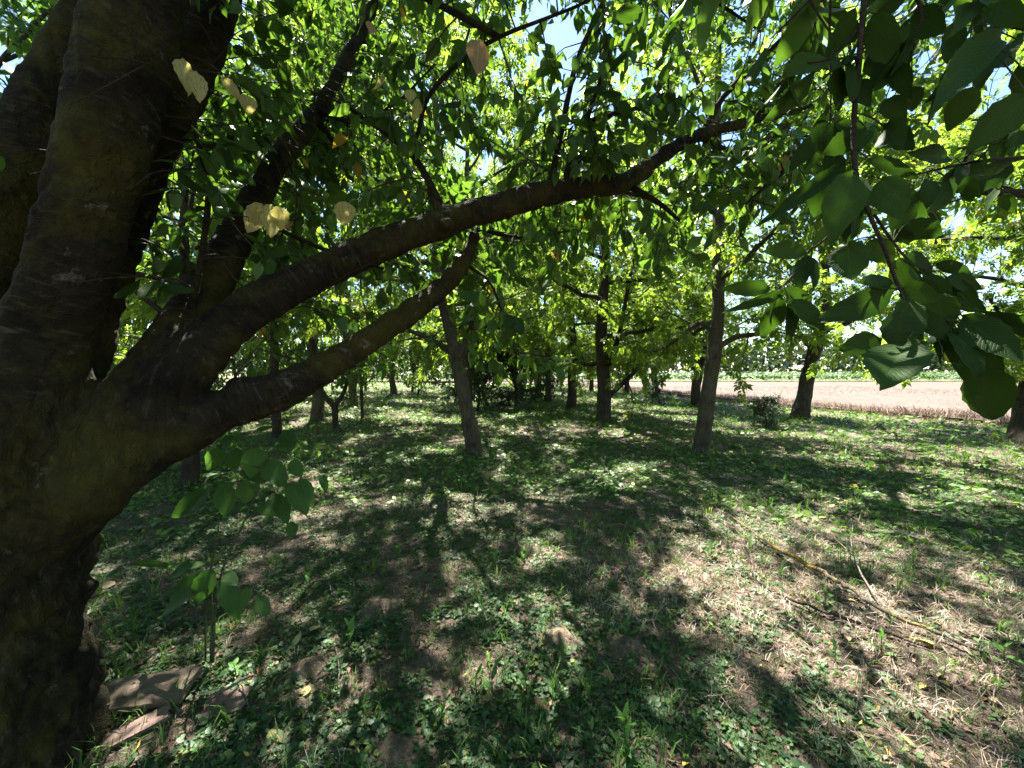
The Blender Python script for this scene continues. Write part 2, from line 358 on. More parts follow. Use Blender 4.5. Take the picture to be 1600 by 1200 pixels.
# ------------------------------------------------------------------ trees
UP = np.array([0, 0, 1.0])
def grow(seed, trunk, H, R, limbs_n, z0, style, limb_paths=(), dens=1.0, leaf=.32, sec_n=9, twig_n=6, leaves_n=5, low=-.1, rmin=None):
    """Trunk rows (x,y,z,r) in local metres. Returns meshes for trunk, each limb, twigs and crown."""
    rng = np.random.default_rng(seed); T = spline(trunk, 5)
    mb = MB(); sides = 14 if trunk[0][3] > .08 else 8
    tube(mb, T[:, :3], T[:, 3], sides + 4, True, .16, seed); out = {'trunk': mb, 'limb': []}
    hosts = []
    for L in limb_paths:
        P = spline(L, 4); hosts.append((P[:, :3], P[:, 3]))
    tz = T[:, 2]
    for i in range(limbs_n):
        f = (i + rng.random() * .8) / limbs_n; z = z0 + (T[-1, 2] * .97 - z0) * f
        k = np.interp(z, tz, np.arange(len(T))); b = np.array([np.interp(k, np.arange(len(T)), T[:, c]) for c in range(4)])
        az = i * 2.39996 + rng.normal(0, .35) + seed; prof = math.sin(math.pi * (.22 + .70 * f)) ** .8
        ln = R * prof * rng.uniform(.8, 1.15); el = low + .25 + .9 * f + rng.normal(0, .12)
        d = np.array([math.cos(az) * math.cos(el), math.sin(az) * math.cos(el), math.sin(el)]); P = [b[:3]]
        for s in range(6):
            d = unit(d + np.array([rng.normal(0, .16), rng.normal(0, .16), rng.normal(.05, .13)])); P.append(P[-1] + d * ln / 6)
        P = np.array(P); r = np.linspace(min(b[3] * .55, .012 + .022 * ln), .006, 7); S = spline(np.column_stack([P, r]), 2); hosts.append((S[:, :3], S[:, 3]))
    for P, r in hosts:
        mb = MB(); tube(mb, P, r, 7, True, .12, seed + 3); out['limb'].append(mb)
    tw = MB(); lp, ld, lw = [], [], []
    for P, r in hosts:
        ln = np.linalg.norm(np.diff(P, axis=0), axis=1).sum(); ns = max(3, int(sec_n * ln / 2.2 + .5))
        for a in range(ns):
            f = .22 + .78 * (a + rng.random()) / ns; k = f * (len(P) - 1); i0 = min(int(k), len(P) - 2); p = P[i0] + (P[i0 + 1] - P[i0]) * (k - i0); td = unit(P[i0 + 1] - P[i0])
            d = unit(td * .55 + rng.normal(0, .65, 3) + UP * .12); l2 = ln * rng.uniform(.22, .48) * (1.1 - .4 * f); Q = [p]
            for s in range(4): d = unit(d + rng.normal(0, .18, 3) - UP * .04); Q.append(Q[-1] + d * l2 / 4)
            Q = np.array(Q); tube(tw, Q, np.linspace(max(.005, .35 * np.interp(f * (len(P) - 1), np.arange(len(P)), r)), .003, 5), 4, False)
            nt_ = max(2, int(twig_n * dens + rng.random()))
            for b in range(nt_):
                g = .15 + .85 * (b + rng.random()) / nt_; kk = g * 4; j0 = min(int(kk), 3); q = Q[j0] + (Q[j0 + 1] - Q[j0]) * (kk - j0)
                e = unit(unit(Q[j0 + 1] - Q[j0]) * .5 + rng.normal(0, .6, 3)); l3 = rng.uniform(.14, .42); q2 = q + e * l3 - UP * l3 * .12
                tube(tw, np.array([q, (q + q2) / 2 + rng.normal(0, .012, 3), q2]), [.003, .0025, .0015], 3, False)
                for c in range(leaves_n):
                    h = rng.random() ** .7; lp.append(q + (q2 - q) * h); ld.append(unit(e * .7 + rng.normal(0, .55, 3) - UP * (.25 if style == 'walnut' else .4))); 
    lp, ld = np.array(lp), np.array(ld); keep = lp[:, 2] > 0.25; lp, ld = lp[keep], ld[keep]
    X, Y, Z = axes_from(ld, UP + rng.normal(0, .45, (len(lp), 3))); sc = leaf * rng.uniform(.65, 1.2, len(lp))
    tint = np.clip(rng.normal(.42, .24, len(lp)), 0, .97); tint[rng.random(len(lp)) < .004] = 1.0
    cr = MB(); tpl = {'walnut': WALNUT, 'simple': SIMPLE, 'broad': CHERRY_LO}[style]; sel = rng.integers(0, len(tpl), len(lp))
    for k, (v, t) in enumerate(tpl):
        m = sel == k; stamp(cr, v, t, lp[m], X[m], Y[m], Z[m], sc[m], np.column_stack([tint[m]] * 3))
    out['twigs'] = tw; out['crown'] = cr; return out
def tree_meshes(name, g, barkm, leafm, twigm=None):
    return dict(trunk=g['trunk'].mesh(name + '_trunk', barkm), limb=[l.mesh(name + '_limb', barkm) for l in g['limb']],
                twigs=g['twigs'].mesh(name + '_twigs', twigm or barkm), crown=g['crown'].mesh(name + '_crown', leafm))
def place_tree(kind, ms, loc, label, cat='tree', group=None, rz=0.0, sc=(1, 1, 1), trunk=None):
    e = empty(kind, loc, rz); e.scale = sc; tag(e, label, cat, group)
    obj('trunk', ms['trunk'], e)
    for l in ms['limb']: obj('limb', l, e)
    tag(obj('twigs', ms['twigs'], e), kind='stuff'); tag(obj('crown', ms['crown'], e), kind='stuff'); return e
def px_path(rows, base):
    """(px,py,depth,r) rows to local metres about base."""
    return [(*(at(a, b, c) - base), r) for a, b, c, r in rows]
def dep(py): return CAMH * F / (py - HOR)          # rough depth of a ground pixel
WG = 'walnut trees standing in the orchard rows'

# the two near walnut trunks, the low-limbed one and the one leaning at the field edge keep their own shapes
b1 = G(740, 709); d1 = dep(709)
tr1 = [(0, 0, -.1, .25), (0, 0, .03, .19), (0, 0, .14, .155)] + px_path([(733, 660, d1, .135), (722, 600, d1, .125), (712, 550, d1, .125), (700, 500, d1, .105), (690, 450, d1, .11), (684, 380, d1 + .1, .09), (690, 280, d1 + .1, .07), (680, 150, d1 + .2, .05), (690, 20, d1 + .2, .025)], b1)
l1 = [px_path([(716, 560, d1, .09), (735, 520, d1 - .1, .07), (752, 470, d1 - .2, .055), (768, 390, d1 - .2, .045), (800, 280, d1, .03), (820, 200, d1, .015)], b1),
      px_path([(712, 555, d1, .08), (690, 540, d1 + .1, .055), (655, 522, d1 + .3, .045), (600, 505, d1 + .6, .03), (540, 470, d1 + 1, .015)], b1)]
g1 = grow(1, tr1, 9, 4.1, 13, 2.4, 'walnut', l1, .7)
w1 = tree_meshes('walnut_a', g1, M['walnut_bark'], M['walnut_leaf'])
place_tree('walnut_tree', w1, b1, 'pale walnut trunk leaning left, nearest in the middle of the orchard', group=WG)
b2 = G(1095, 710); d2 = dep(710)
tr2 = [(0, 0, -.1, .22), (0, 0, .03, .17), (0, 0, .14, .14)] + px_path([(1101, 660, d2, .125), (1109, 600, d2, .12), (1117, 540, d2, .115), (1122, 480, d2, .10), (1123, 400, d2, .10), (1122, 300, d2 + .1, .09), (1120, 180, d2 + .1, .07), (1124, 40, d2 + .2, .04), (1130, -60, d2 + .2, .02)], b2)
l2 = [px_path([(1118, 545, d2, .06), (1150, 527, d2, .045), (1190, 520, d2, .04), (1225, 497, d2 + .1, .03), (1245, 460, d2 + .2, .02), (1270, 420, d2 + .3, .012)], b2),
      px_path([(1117, 520, d2, .05), (1092, 505, d2 + .2, .04), (1060, 530, d2 + .5, .03), (1020, 550, d2 + .9, .02), (990, 545, d2 + 1.2, .012)], b2)]
g2 = grow(2, tr2, 9, 4.0, 13, 2.3, 'walnut', l2, .7)
w2 = tree_meshes('walnut_b', g2, M['walnut_bark'], M['walnut_leaf'])
place_tree('walnut_tree', w2, b2, 'walnut tree with straight grey trunk leaning right, standing before the stubble field', group=WG)
b3 = G(943, 660); d3 = dep(660)
tr3 = [(0, 0, -.1, .28), (0, 0, .05, .22)] + px_path([(944, 620, d3, .19), (941, 560, d3, .18), (940, 500, d3, .16), (946, 400, d3, .13), (940, 280, d3, .09), (945, 160, d3, .04)], b3)
l3 = [px_path([(951, 618, d3, .09), (968, 603, d3, .075), (990, 583, d3, .06), (1012, 556, d3, .05), (1050, 530, d3, .035), (1100, 500, d3, .02)], b3),
      px_path([(944, 585, d3, .09), (960, 548, d3, .08), (972, 500, d3, .065), (985, 430, d3, .05), (1005, 340, d3, .025)], b3)]
w3 = tree_meshes('walnut_c', grow(3, tr3, 8.5, 3.4, 13, 1.7, 'walnut', l3, .95, low=-.35), M['dark_bark'], M['walnut_leaf'])
place_tree('walnut_tree', w3, b3, 'dark walnut trunk with a low limb branching off to the right near the ground', group=WG)
b4 = G(1250, 653); d4 = dep(653)
tr4 = [(0, 0, -.1, .33), (0, 0, .05, .25)] + px_path([(1258, 610, d4, .195), (1269, 560, d4, .18), (1281, 520, d4, .175), (1290, 470, d4, .15), (1285, 380, d4, .12), (1280, 250, d4, .06), (1284, 150, d4, .03)], b4)
l4 = [px_path([(1278, 530, d4, .11), (1300, 510, d4, .09), (1340, 500, d4, .07), (1390, 480, d4, .05), (1440, 440, d4, .02)], b4),
      px_path([(1272, 548, d4, .08), (1255, 530, d4, .06), (1240, 500, d4, .05), (1215, 460, d4, .03)], b4)]
w4 = tree_meshes('walnut_d', grow(4, tr4, 9, 3.3, 10, 2.3, 'walnut', l4, .8), M['dark_bark'], M['walnut_leaf'])
place_tree('walnut_tree', w4, b4, 'dark walnut trunk slanting right at the edge of the stubble field', group=WG)
# generic walnut for the further ones
tg = [(0, 0, -.1, .26), (0, 0, .05, .2), (.02, 0, .8, .165), (.0, .03, 1.7, .15), (.06, .0, 2.6, .125), (.0, .06, 4, .1), (.1, .0, 6, .06), (.05, .05, 8.2, .025)]
wg = tree_meshes('walnut_e', grow(5, tg, 8.5, 3.4, 14, 1.6, 'walnut', (), .95, low=-.35), M['dark_bark'], M['walnut_leaf'])
tf = [(0, 0, -.1, .26), (0, 0, .05, .2), (-.03, 0, .7, .17), (.05, .03, 1.35, .16), (-.25, .0, 2.4, .12), (-.4, .1, 4, .08), (-.5, .0, 6.5, .03)]
lf = [[(.05, .03, 1.3, .12), (.3, .0, 2.0, .1), (.55, .05, 3.0, .08), (.8, .1, 4.4, .05), (.9, 0, 6.4, .02)]]
wf = tree_meshes('walnut_f', grow(6, tf, 8.5, 3.3, 13, 1.6, 'walnut', lf, .95, low=-.35), M['dark_bark'], M['walnut_leaf'])
SPEC = [  # px, py, mesh, rz, scale, label
    (893, 639, wg, .4, 1.0, 'straight dark walnut trunk left of the one with the low limb'),
    (857, 628, wf, 1.2, .95, 'slim walnut tree two trunks left of the low-limbed one, ground shaded round it'),
    (841, 624, wg, 2.6, .9, 'thin far walnut trunk, leftmost of the distant row'),
    (924, 612, wf, 4.0, .9, 'very distant thin walnut trunk seen beside the low-limbed trunk'),
    (979, 616, wg, 5.1, .9, 'distant slanting walnut trunk right of the low limb'),
    (1023, 623, wf, 1.5, 1.0, 'walnut trunk with a small leafy bush at its foot at the field edge'),
    (1088, 634, wf, 0, 1.05, 'dark forked walnut trunk just behind the grey right-leaning trunk'),
    (1596, 692, w4, -.1, .8, 'walnut trunk cut off by the right edge of the photo'),
]
for i, (px, py, ms, rz, s, lab) in enumerate(SPEC):
    place_tree('walnut_tree', ms, G(px, py), lab, group=WG, rz=rz, sc=(s, s, s))
FILL = [  # crowns that close the canopy between and behind the visible trunks
    (-1.6, 13.5, wg, 1.0, 1.05, 'tall walnut crown behind the pale left-leaning trunk'),
    (-2.4, 21.0, wf, 3.0, 1.1, 'distant walnut crown left of the pale trunk, above the dark bushes'),
    (5.6, 24.0, w2, 1.0, 1.05, 'distant walnut crown over the far trunk row'),
    (.6, 27.0, w3, 2.0, 1.1, 'far walnut crown in the gap left of the distant row'),
    (-6.4, 15.5, w2, 4.0, 1.1, 'walnut crown behind the small forked fruit tree on the left'),
    (-7.4, 24.0, w1, 5.0, 1.2, 'tall far walnut crown above the sunlit shrubs on the left'),
    (9.6, 27.0, w4, 3.0, 1.0, 'far walnut crown along the field edge'),
    (-5.9, 11.6, w1, 1.4, 1.1, 'walnut crown over the post-like trunk on the left'),
    (-9.5, 10.5, wg, 4.4, 1.1, 'walnut crown seen through the forked cherry limbs on the left'),
    (7.2, 4.6, wg, 3.3, 1.0, 'walnut crown reaching in from the right above the hanging leaves'),
    (-12.0, 19.0, wf, .3, 1.2, 'far left walnut crown behind the thick cherry stems'),
    (10.4, 6.2, wf, 1.2, 1.1, 'walnut crown behind the large hanging leaves at the right edge'),
    (2.4, 34.0, wg, 1.9, 1.1, 'last walnut crown at the end of the middle row'),
    (-4.0, 33.0, w3, .9, 1.2, 'farthest walnut crown left of the middle row'),
]
for x, y, ms, rz, s, lab in FILL:
    place_tree('walnut_tree', ms, (x, y, float(gz(x, y)) - .02), lab, group='walnut trees filling the orchard behind', rz=rz, sc=(s * 1.05, s * 1.05, s * (1.5 if y > 11 else 1.1)))

BEHIND = [(-4.6, -4.5, wg, .5), (.4, -6.0, w2, 1.5), (5.0, -3.6, wf, 2.5), (-7.0, -.5, w3, 3.5), (9.5, 1.0, w1, 4.5), (-9.5, 4.5, w2, .8)]
for (x, y, ms, rz), lab in zip(BEHIND, ['walnut tree standing behind the viewer on the left', 'walnut tree standing straight behind the viewer', 'walnut tree standing behind the viewer on the right', 'walnut tree left of the cherry trunk, out of sight behind it', 'walnut tree on the far right beside the viewer', 'walnut tree behind the cherry trunk at the left edge']):
    place_tree('walnut_tree', ms, (x, y, float(gz(x, y)) - .02), lab, group='walnut trees around the viewer', rz=rz, sc=(1.1, 1.1, 1.1))

# small fruit trees and broad-leaved tree on the left
tp = [(0, 0, -.1, .13), (0, 0, .05, .095), (-.02, 0, .35, .075), (-.04, 0, .62, .075), (-.3, 0, .95, .055), (-.5, .05, 1.5, .035), (-.6, .1, 2.4, .015)]
lpn = [[(-.04, 0, .6, .06), (.18, .05, .95, .05), (.35, 0, 1.5, .035), (.5, -.1, 2.5, .015)]]
wp = tree_meshes('fruit', grow(21, tp, 3.2, 2.0, 7, .95, 'simple', lpn, 1.0, .10, 8, 5, 9), M['dark_bark'], M['broad_leaf'])
FR = 'young fruit trees on the left'
place_tree('fruit_tree', wp, G(525, 673), 'small fruit tree with short dark trunk forking low, in the sunny gap', group=FR)
place_tree('fruit_tree', wp, G(566, 656), 'thin young fruit tree right of the low-forking one', group=FR, rz=2.0, sc=(.6, .6, .85))
tq = [(0, 0, -.1, .15), (0, 0, .05, .11), (.02, 0, .5, .09), (-.03, 0, 1.1, .085), (.03, .05, 1.9, .08), (.0, 0, 2.9, .06), (.1, 0, 4.6, .02)]
wq = tree_meshes('broad', grow(22, tq, 5, 2.1, 12, 1.0, 'broad', (), 1.0, .13, 8, 5, 6, low=-.3), M['dark_bark'], M['broad_leaf'])
place_tree('broadleaf_tree', wq, G(297, 757), 'broad-leaved tree with thin dark trunk showing under the lowest cherry limb', group='broad-leaved trees on the left')
wr = tree_meshes('broad_b', grow(23, tq, 5, 2.0, 9, 2.2, 'simple', (), .8, .10, 7, 4, 8), M['dark_bark'], M['broad_leaf'])
place_tree('broadleaf_tree', wr, G(432, 692), 'dark post-like trunk seen above and below the lowest cherry limb', group='broad-leaved trees on the left', rz=1.0)
place_tree('broadleaf_tree', wq, (-8.6, 6.4, 0), 'leafy tree glimpsed between the thick cherry stem and the rising limb', group='broad-leaved trees on the left', rz=2.4, sc=(1.6, 1.6, 1.75))
# shrubs
ts = [(0, 0, -.1, .06), (0, 0, .15, .05), (.05, 0, .6, .04), (0, .1, 1.4, .03), (.1, 0, 2.4, .012)]
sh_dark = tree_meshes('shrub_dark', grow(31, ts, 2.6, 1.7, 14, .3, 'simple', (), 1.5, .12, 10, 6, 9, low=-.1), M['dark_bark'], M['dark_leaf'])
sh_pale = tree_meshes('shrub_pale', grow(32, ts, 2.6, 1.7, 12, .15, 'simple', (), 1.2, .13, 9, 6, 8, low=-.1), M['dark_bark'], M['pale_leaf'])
def shrub(ms, x, y, s, lab, grp, rz=0.0, sz=None): place_tree('shrub', ms, (x, y, float(gz(x, y))), lab, 'shrub', grp, rz, (s, s, sz or s))
DS, PS = 'dark bushes behind the pale trunk', 'sunlit shrubs along the back left'
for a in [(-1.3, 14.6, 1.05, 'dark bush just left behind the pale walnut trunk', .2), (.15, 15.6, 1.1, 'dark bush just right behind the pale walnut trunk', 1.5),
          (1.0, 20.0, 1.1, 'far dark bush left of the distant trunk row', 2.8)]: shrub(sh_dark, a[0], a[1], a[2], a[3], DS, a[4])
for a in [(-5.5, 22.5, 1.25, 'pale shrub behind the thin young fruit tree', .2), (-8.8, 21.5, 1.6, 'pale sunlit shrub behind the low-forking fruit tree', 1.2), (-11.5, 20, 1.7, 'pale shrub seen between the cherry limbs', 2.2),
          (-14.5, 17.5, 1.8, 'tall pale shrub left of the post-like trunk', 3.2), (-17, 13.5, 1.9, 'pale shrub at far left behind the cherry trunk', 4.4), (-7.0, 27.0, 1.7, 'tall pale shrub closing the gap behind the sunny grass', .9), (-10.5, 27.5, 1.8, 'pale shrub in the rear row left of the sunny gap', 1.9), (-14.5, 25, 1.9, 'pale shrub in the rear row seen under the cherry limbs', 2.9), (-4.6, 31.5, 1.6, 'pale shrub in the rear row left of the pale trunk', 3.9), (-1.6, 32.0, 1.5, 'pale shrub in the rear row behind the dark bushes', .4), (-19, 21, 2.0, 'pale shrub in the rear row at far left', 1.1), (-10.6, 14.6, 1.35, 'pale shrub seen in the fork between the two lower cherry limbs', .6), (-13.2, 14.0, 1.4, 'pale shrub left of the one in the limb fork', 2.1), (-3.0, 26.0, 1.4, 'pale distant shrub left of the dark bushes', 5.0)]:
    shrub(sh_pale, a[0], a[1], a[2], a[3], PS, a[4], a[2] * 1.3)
p = G(1197, 668); shrub(sh_dark, p[0], p[1], .3, 'small dense green bush in the grass left of the slanting trunk', 'small bushes in the grass', .5, .26)
p = G(1020, 634); shrub(sh_dark, p[0], p[1], .3, 'small leafy bush at the foot of the field-edge walnut trunk', 'small bushes in the grass', 2.0, .3)

# ------------------------------------------------------------------ cherry tree in the foreground
tw = lambda *r: list(r)
CH = {
 'trunk': [(-2.06, 1.40, -.12, .42), (-2.05, 1.40, .12, .355), (-2.03, 1.41, .5, .305), (-2.0, 1.42, .8, .31), (-1.97, 1.44, 1.02, .27), (-1.93, 1.46, 1.25, .20)],
 'stem1': [(-2.05, 1.42, .6, .28)] + [(*at(a, b, c), r) for a, b, c, r in [(-5, 730, 1.42, .245), (30, 625, 1.42, .19), (80, 500, 1.44, .124), (117, 400, 1.45, .118), (150, 280, 1.45, .13), (170, 200, 1.45, .136), (200, 80, 1.45, .135), (222, -40, 1.45, .13), (260, -260, 1.48, .10), (330, -520, 1.5, .07)]],
 'stem2': [(-2.06, 1.5, .95, .22)] + [(*at(a, b, c), r) for a, b, c, r in [(-50, 560, 1.62, .135), (-5, 400, 1.66, .12), (45, 220, 1.7, .12), (112, 85, 1.76, .105), (185, -70, 1.8, .09), (230, -380, 1.85, .06)]],
 'stem3': [(-1.95, 1.48, 1.05, .2)] + [(*at(a, b, c), r) for a, b, c, r in [(105, 560, 1.58, .13), (165, 400, 1.66, .105), (225, 250, 1.7, .095), (290, 130, 1.75, .088), (335, 20, 1.8, .082), (385, -130, 1.88, .06), (440, -330, 2.0, .04)]],
 'limbA': [(-1.99, 1.49, .92, .18)] + [(*at(a, b, c), r) for a, b, c, r in [(165, 690, 1.55, .165), (228, 620, 1.62, .15), (283, 528, 1.75, .12), (334, 438, 1.92, .095), (383, 345, 2.1, .08), (438, 245, 2.25, .066), (490, 182, 2.4, .05), (540, 95, 2.6, .04), (600, -30, 2.9, .035), (660, -200, 3.2, .02)]],
 'limbB': [(-1.99, 1.49, .9, .18)] + [(*at(a, b, c), r) for a, b, c, r in [(180, 690, 1.55, .16), (250, 612, 1.62, .14), (325, 540, 1.7, .105), (402, 478, 1.8, .095), (515, 417, 1.95, .086), (615, 376, 2.05, .08), (700, 347, 2.1, .076), (780, 322, 2.15, .073), (850, 303, 2.2, .07), (920, 292, 2.25, .06), (980, 284, 2.3, .057), (1030, 247, 2.35, .045), (1090, 213, 2.4, .04), (1180, 187, 2.5, .031), (1272, 166, 2.6, .02)]],
 'limbC': [(-2.03, 1.43, .72, .22)] + [(*at(a, b, c), r) for a, b, c, r in [(130, 762, 1.47, .145), (205, 715, 1.55, .125), (270, 681, 1.62, .11), (345, 645, 1.7, .098), (430, 615, 1.8, .09), (500, 580, 1.9, .078), (570, 535, 2.0, .07), (640, 490, 2.1, .064), (690, 450, 2.2, .055), (725, 410, 2.25, .045), (743, 365, 2.3, .035)]],
}
mb = MB(); segs = []; names = list(CH)
for k, nme in enumerate(names):
    S = spline(CH[nme], 8); tube(mb, S[:, :3], S[:, 3], 18, True, .045, k + 40)
    s = np.concatenate([[0], np.cumsum(np.linalg.norm(np.diff(S[:, :3], axis=0), axis=1))]); segs.append((S, s))
# knots and stubs on the limbs
for q, r in [((at(372, 605, 1.72), at(366, 588, 1.72)), .045), ((at(735, 505, 2.12), at(752, 512, 2.05)), .022), ((at(956, 285, 2.3), at(953, 240, 2.28)), .026), ((at(700, 348, 2.02), at(697, 352, 1.96)), .035), ((at(690, 330, 2.1), at(668, 290, 2.12)), .028)]:
    P = np.array([q[0], (q[0] + q[1]) / 2, q[1]]); tube(mb, P, [r * 1.3, r, r * .7], 10, True, .1, 3)
tmp = obj('cherry_tmp', mb.mesh('cherry_tmp', M['cherry_bark'])); mod = tmp.modifiers.new('r', 'REMESH'); mod.mode = 'VOXEL'; mod.voxel_size = .0115
dg = bpy.context.evaluated_depsgraph_get(); ev = tmp.evaluated_get(dg); me = ev.to_mesh()
V = np.empty(len(me.vertices) * 3, np.float32); me.vertices.foreach_get('co', V); V = V.reshape(-1, 3).astype(float)
me.calc_loop_triangles(); Tt = np.empty(len(me.loop_triangles) * 3, np.int32); me.loop_triangles.foreach_get('vertices', Tt); Tt = Tt.reshape(-1, 3)
ev.to_mesh_clear(); bpy.data.objects.remove(tmp)
E = np.unique(np.sort(np.vstack([Tt[:, [0, 1]], Tt[:, [1, 2]], Tt[:, [2, 0]]]), 1), axis=0)
deg = np.bincount(E.ravel(), minlength=len(V))[:, None]
def lap(V):
    A = np.zeros_like(V)
    for c in range(3):
        A[:, c] = np.bincount(E[:, 0], V[E[:, 1], c], len(V)) + np.bincount(E[:, 1], V[E[:, 0], c], len(V))
    return A / np.maximum(deg, 1)
for _ in range(7): V = V * .35 + lap(V) * .65
def vnormals(V):
    n = np.cross(V[Tt[:, 1]] - V[Tt[:, 0]], V[Tt[:, 2]] - V[Tt[:, 0]]); A = np.zeros_like(V)
    for c in range(3):
        for k in range(3): A[:, c] += np.bincount(Tt[:, k], n[:, c], len(V))
    return unit(A)
second = np.full(len(V), 1e9); best = np.full(len(V), 1e9); own = np.zeros(len(V), int); info = np.zeros_like(V)
for k, (S, s) in enumerate(segs):
    T_, N_, B_ = frames(S[:, :3]); bk = np.full(len(V), 1e9); b0 = best.copy()
    for i in range(len(S) - 1):
        a, b = S[i, :3], S[i + 1, :3]; ab = b - a; t = np.clip(((V - a) @ ab) / (ab @ ab), 0, 1); c = a + t[:, None] * ab; d = np.linalg.norm(V - c, axis=1) / (S[i, 3] + 1e-6)
        bk = np.minimum(bk, d); m = d < best; best[m] = d[m]; own[m] = k; q = (V - c)[m]
        info[m] = np.column_stack([q @ N_[i], q @ B_[i], s[i] + t[m] * np.linalg.norm(ab) + k * 3.7])
    second = np.minimum(second, np.maximum(b0, bk))
es = E[own[E[:, 0]] == own[E[:, 1]]]; ed = np.maximum(np.bincount(es.ravel(), minlength=len(V)), 1)
for _ in range(24):
    for c in range(3):
        a_ = (np.bincount(es[:, 0], info[es[:, 1], c], len(V)) + np.bincount(es[:, 1], info[es[:, 0], c], len(V))) / ed; info[:, c] = np.where(ed > 1, .3 * info[:, c] + .7 * a_, info[:, c])
Nn = vnormals(V); ang = np.arctan2(info[:, 1], info[:, 0]); rad = np.hypot(info[:, 0], info[:, 1])
junc = np.clip(1 - (second - best - .25) / .5, 0, 1); junc = np.maximum(junc, np.clip((1.05 - V[:, 2]) / .3, 0, 1) * (own == 0))
for _ in range(9): V = V + (junc * .6)[:, None] * (lap(V) - V)
Nn = vnormals(V)
rough_low = np.clip((1.5 - V[:, 2]) / .6, 0, 1) * np.isin(own, [0, 1, 2]) + .25
cx_, cy_ = np.cos(ang), np.sin(ang)
plate = fbm(V[:, 0] * 1.0 + V[:, 1] * .8, V[:, 2] * .45 + V[:, 1] * .2, 21, 21, 2); plate = np.clip(np.abs(plate - .5) * 4, 0, 1)
ring = fbm(info[:, 2] * 1.0, cx_ * .05 + cy_ * .04, 22, 25, 3) - .5
lump = fbm(V[:, 0] + V[:, 1], V[:, 2] - V[:, 1], 5, 28, 3) - .5
V = V + Nn * (rough_low * (plate - .5) * .024 + ring * .005 * (1 - junc) + lump * np.where(own == 0, .016, .028) + (fbm(V[:, 0] * 1.1 + V[:, 1] * .7, V[:, 2] + V[:, 1] * .6, 24, 31, 2) - .5) * .012)[:, None]
Nn = vnormals(V)
cherry = empty('cherry_tree', (-2.03, 1.42, 0)); tag(cherry, 'large foreground cherry tree with dark forking trunk and long limb reaching right', 'tree')
fo = np.array([np.bincount(own[f], minlength=7).argmax() for f in Tt])
org = np.array([-2.03, 1.42, 0])
for k, nme in enumerate(names):
    f = Tt[fo == k]; u, inv = np.unique(f, return_inverse=True)
    me = raw_mesh('cherry_' + nme, V[u] - org, inv.reshape(-1, 3), M['cherry_bark'], info[u])
    ja = me.attributes.new('junction', 'FLOAT', 'POINT'); ja.data.foreach_set('value', junc[u].astype(np.float32))
    me.normals_split_custom_set_from_vertices(Nn[u].tolist())
    o = obj('trunk' if k == 0 else 'limb', me, cherry)

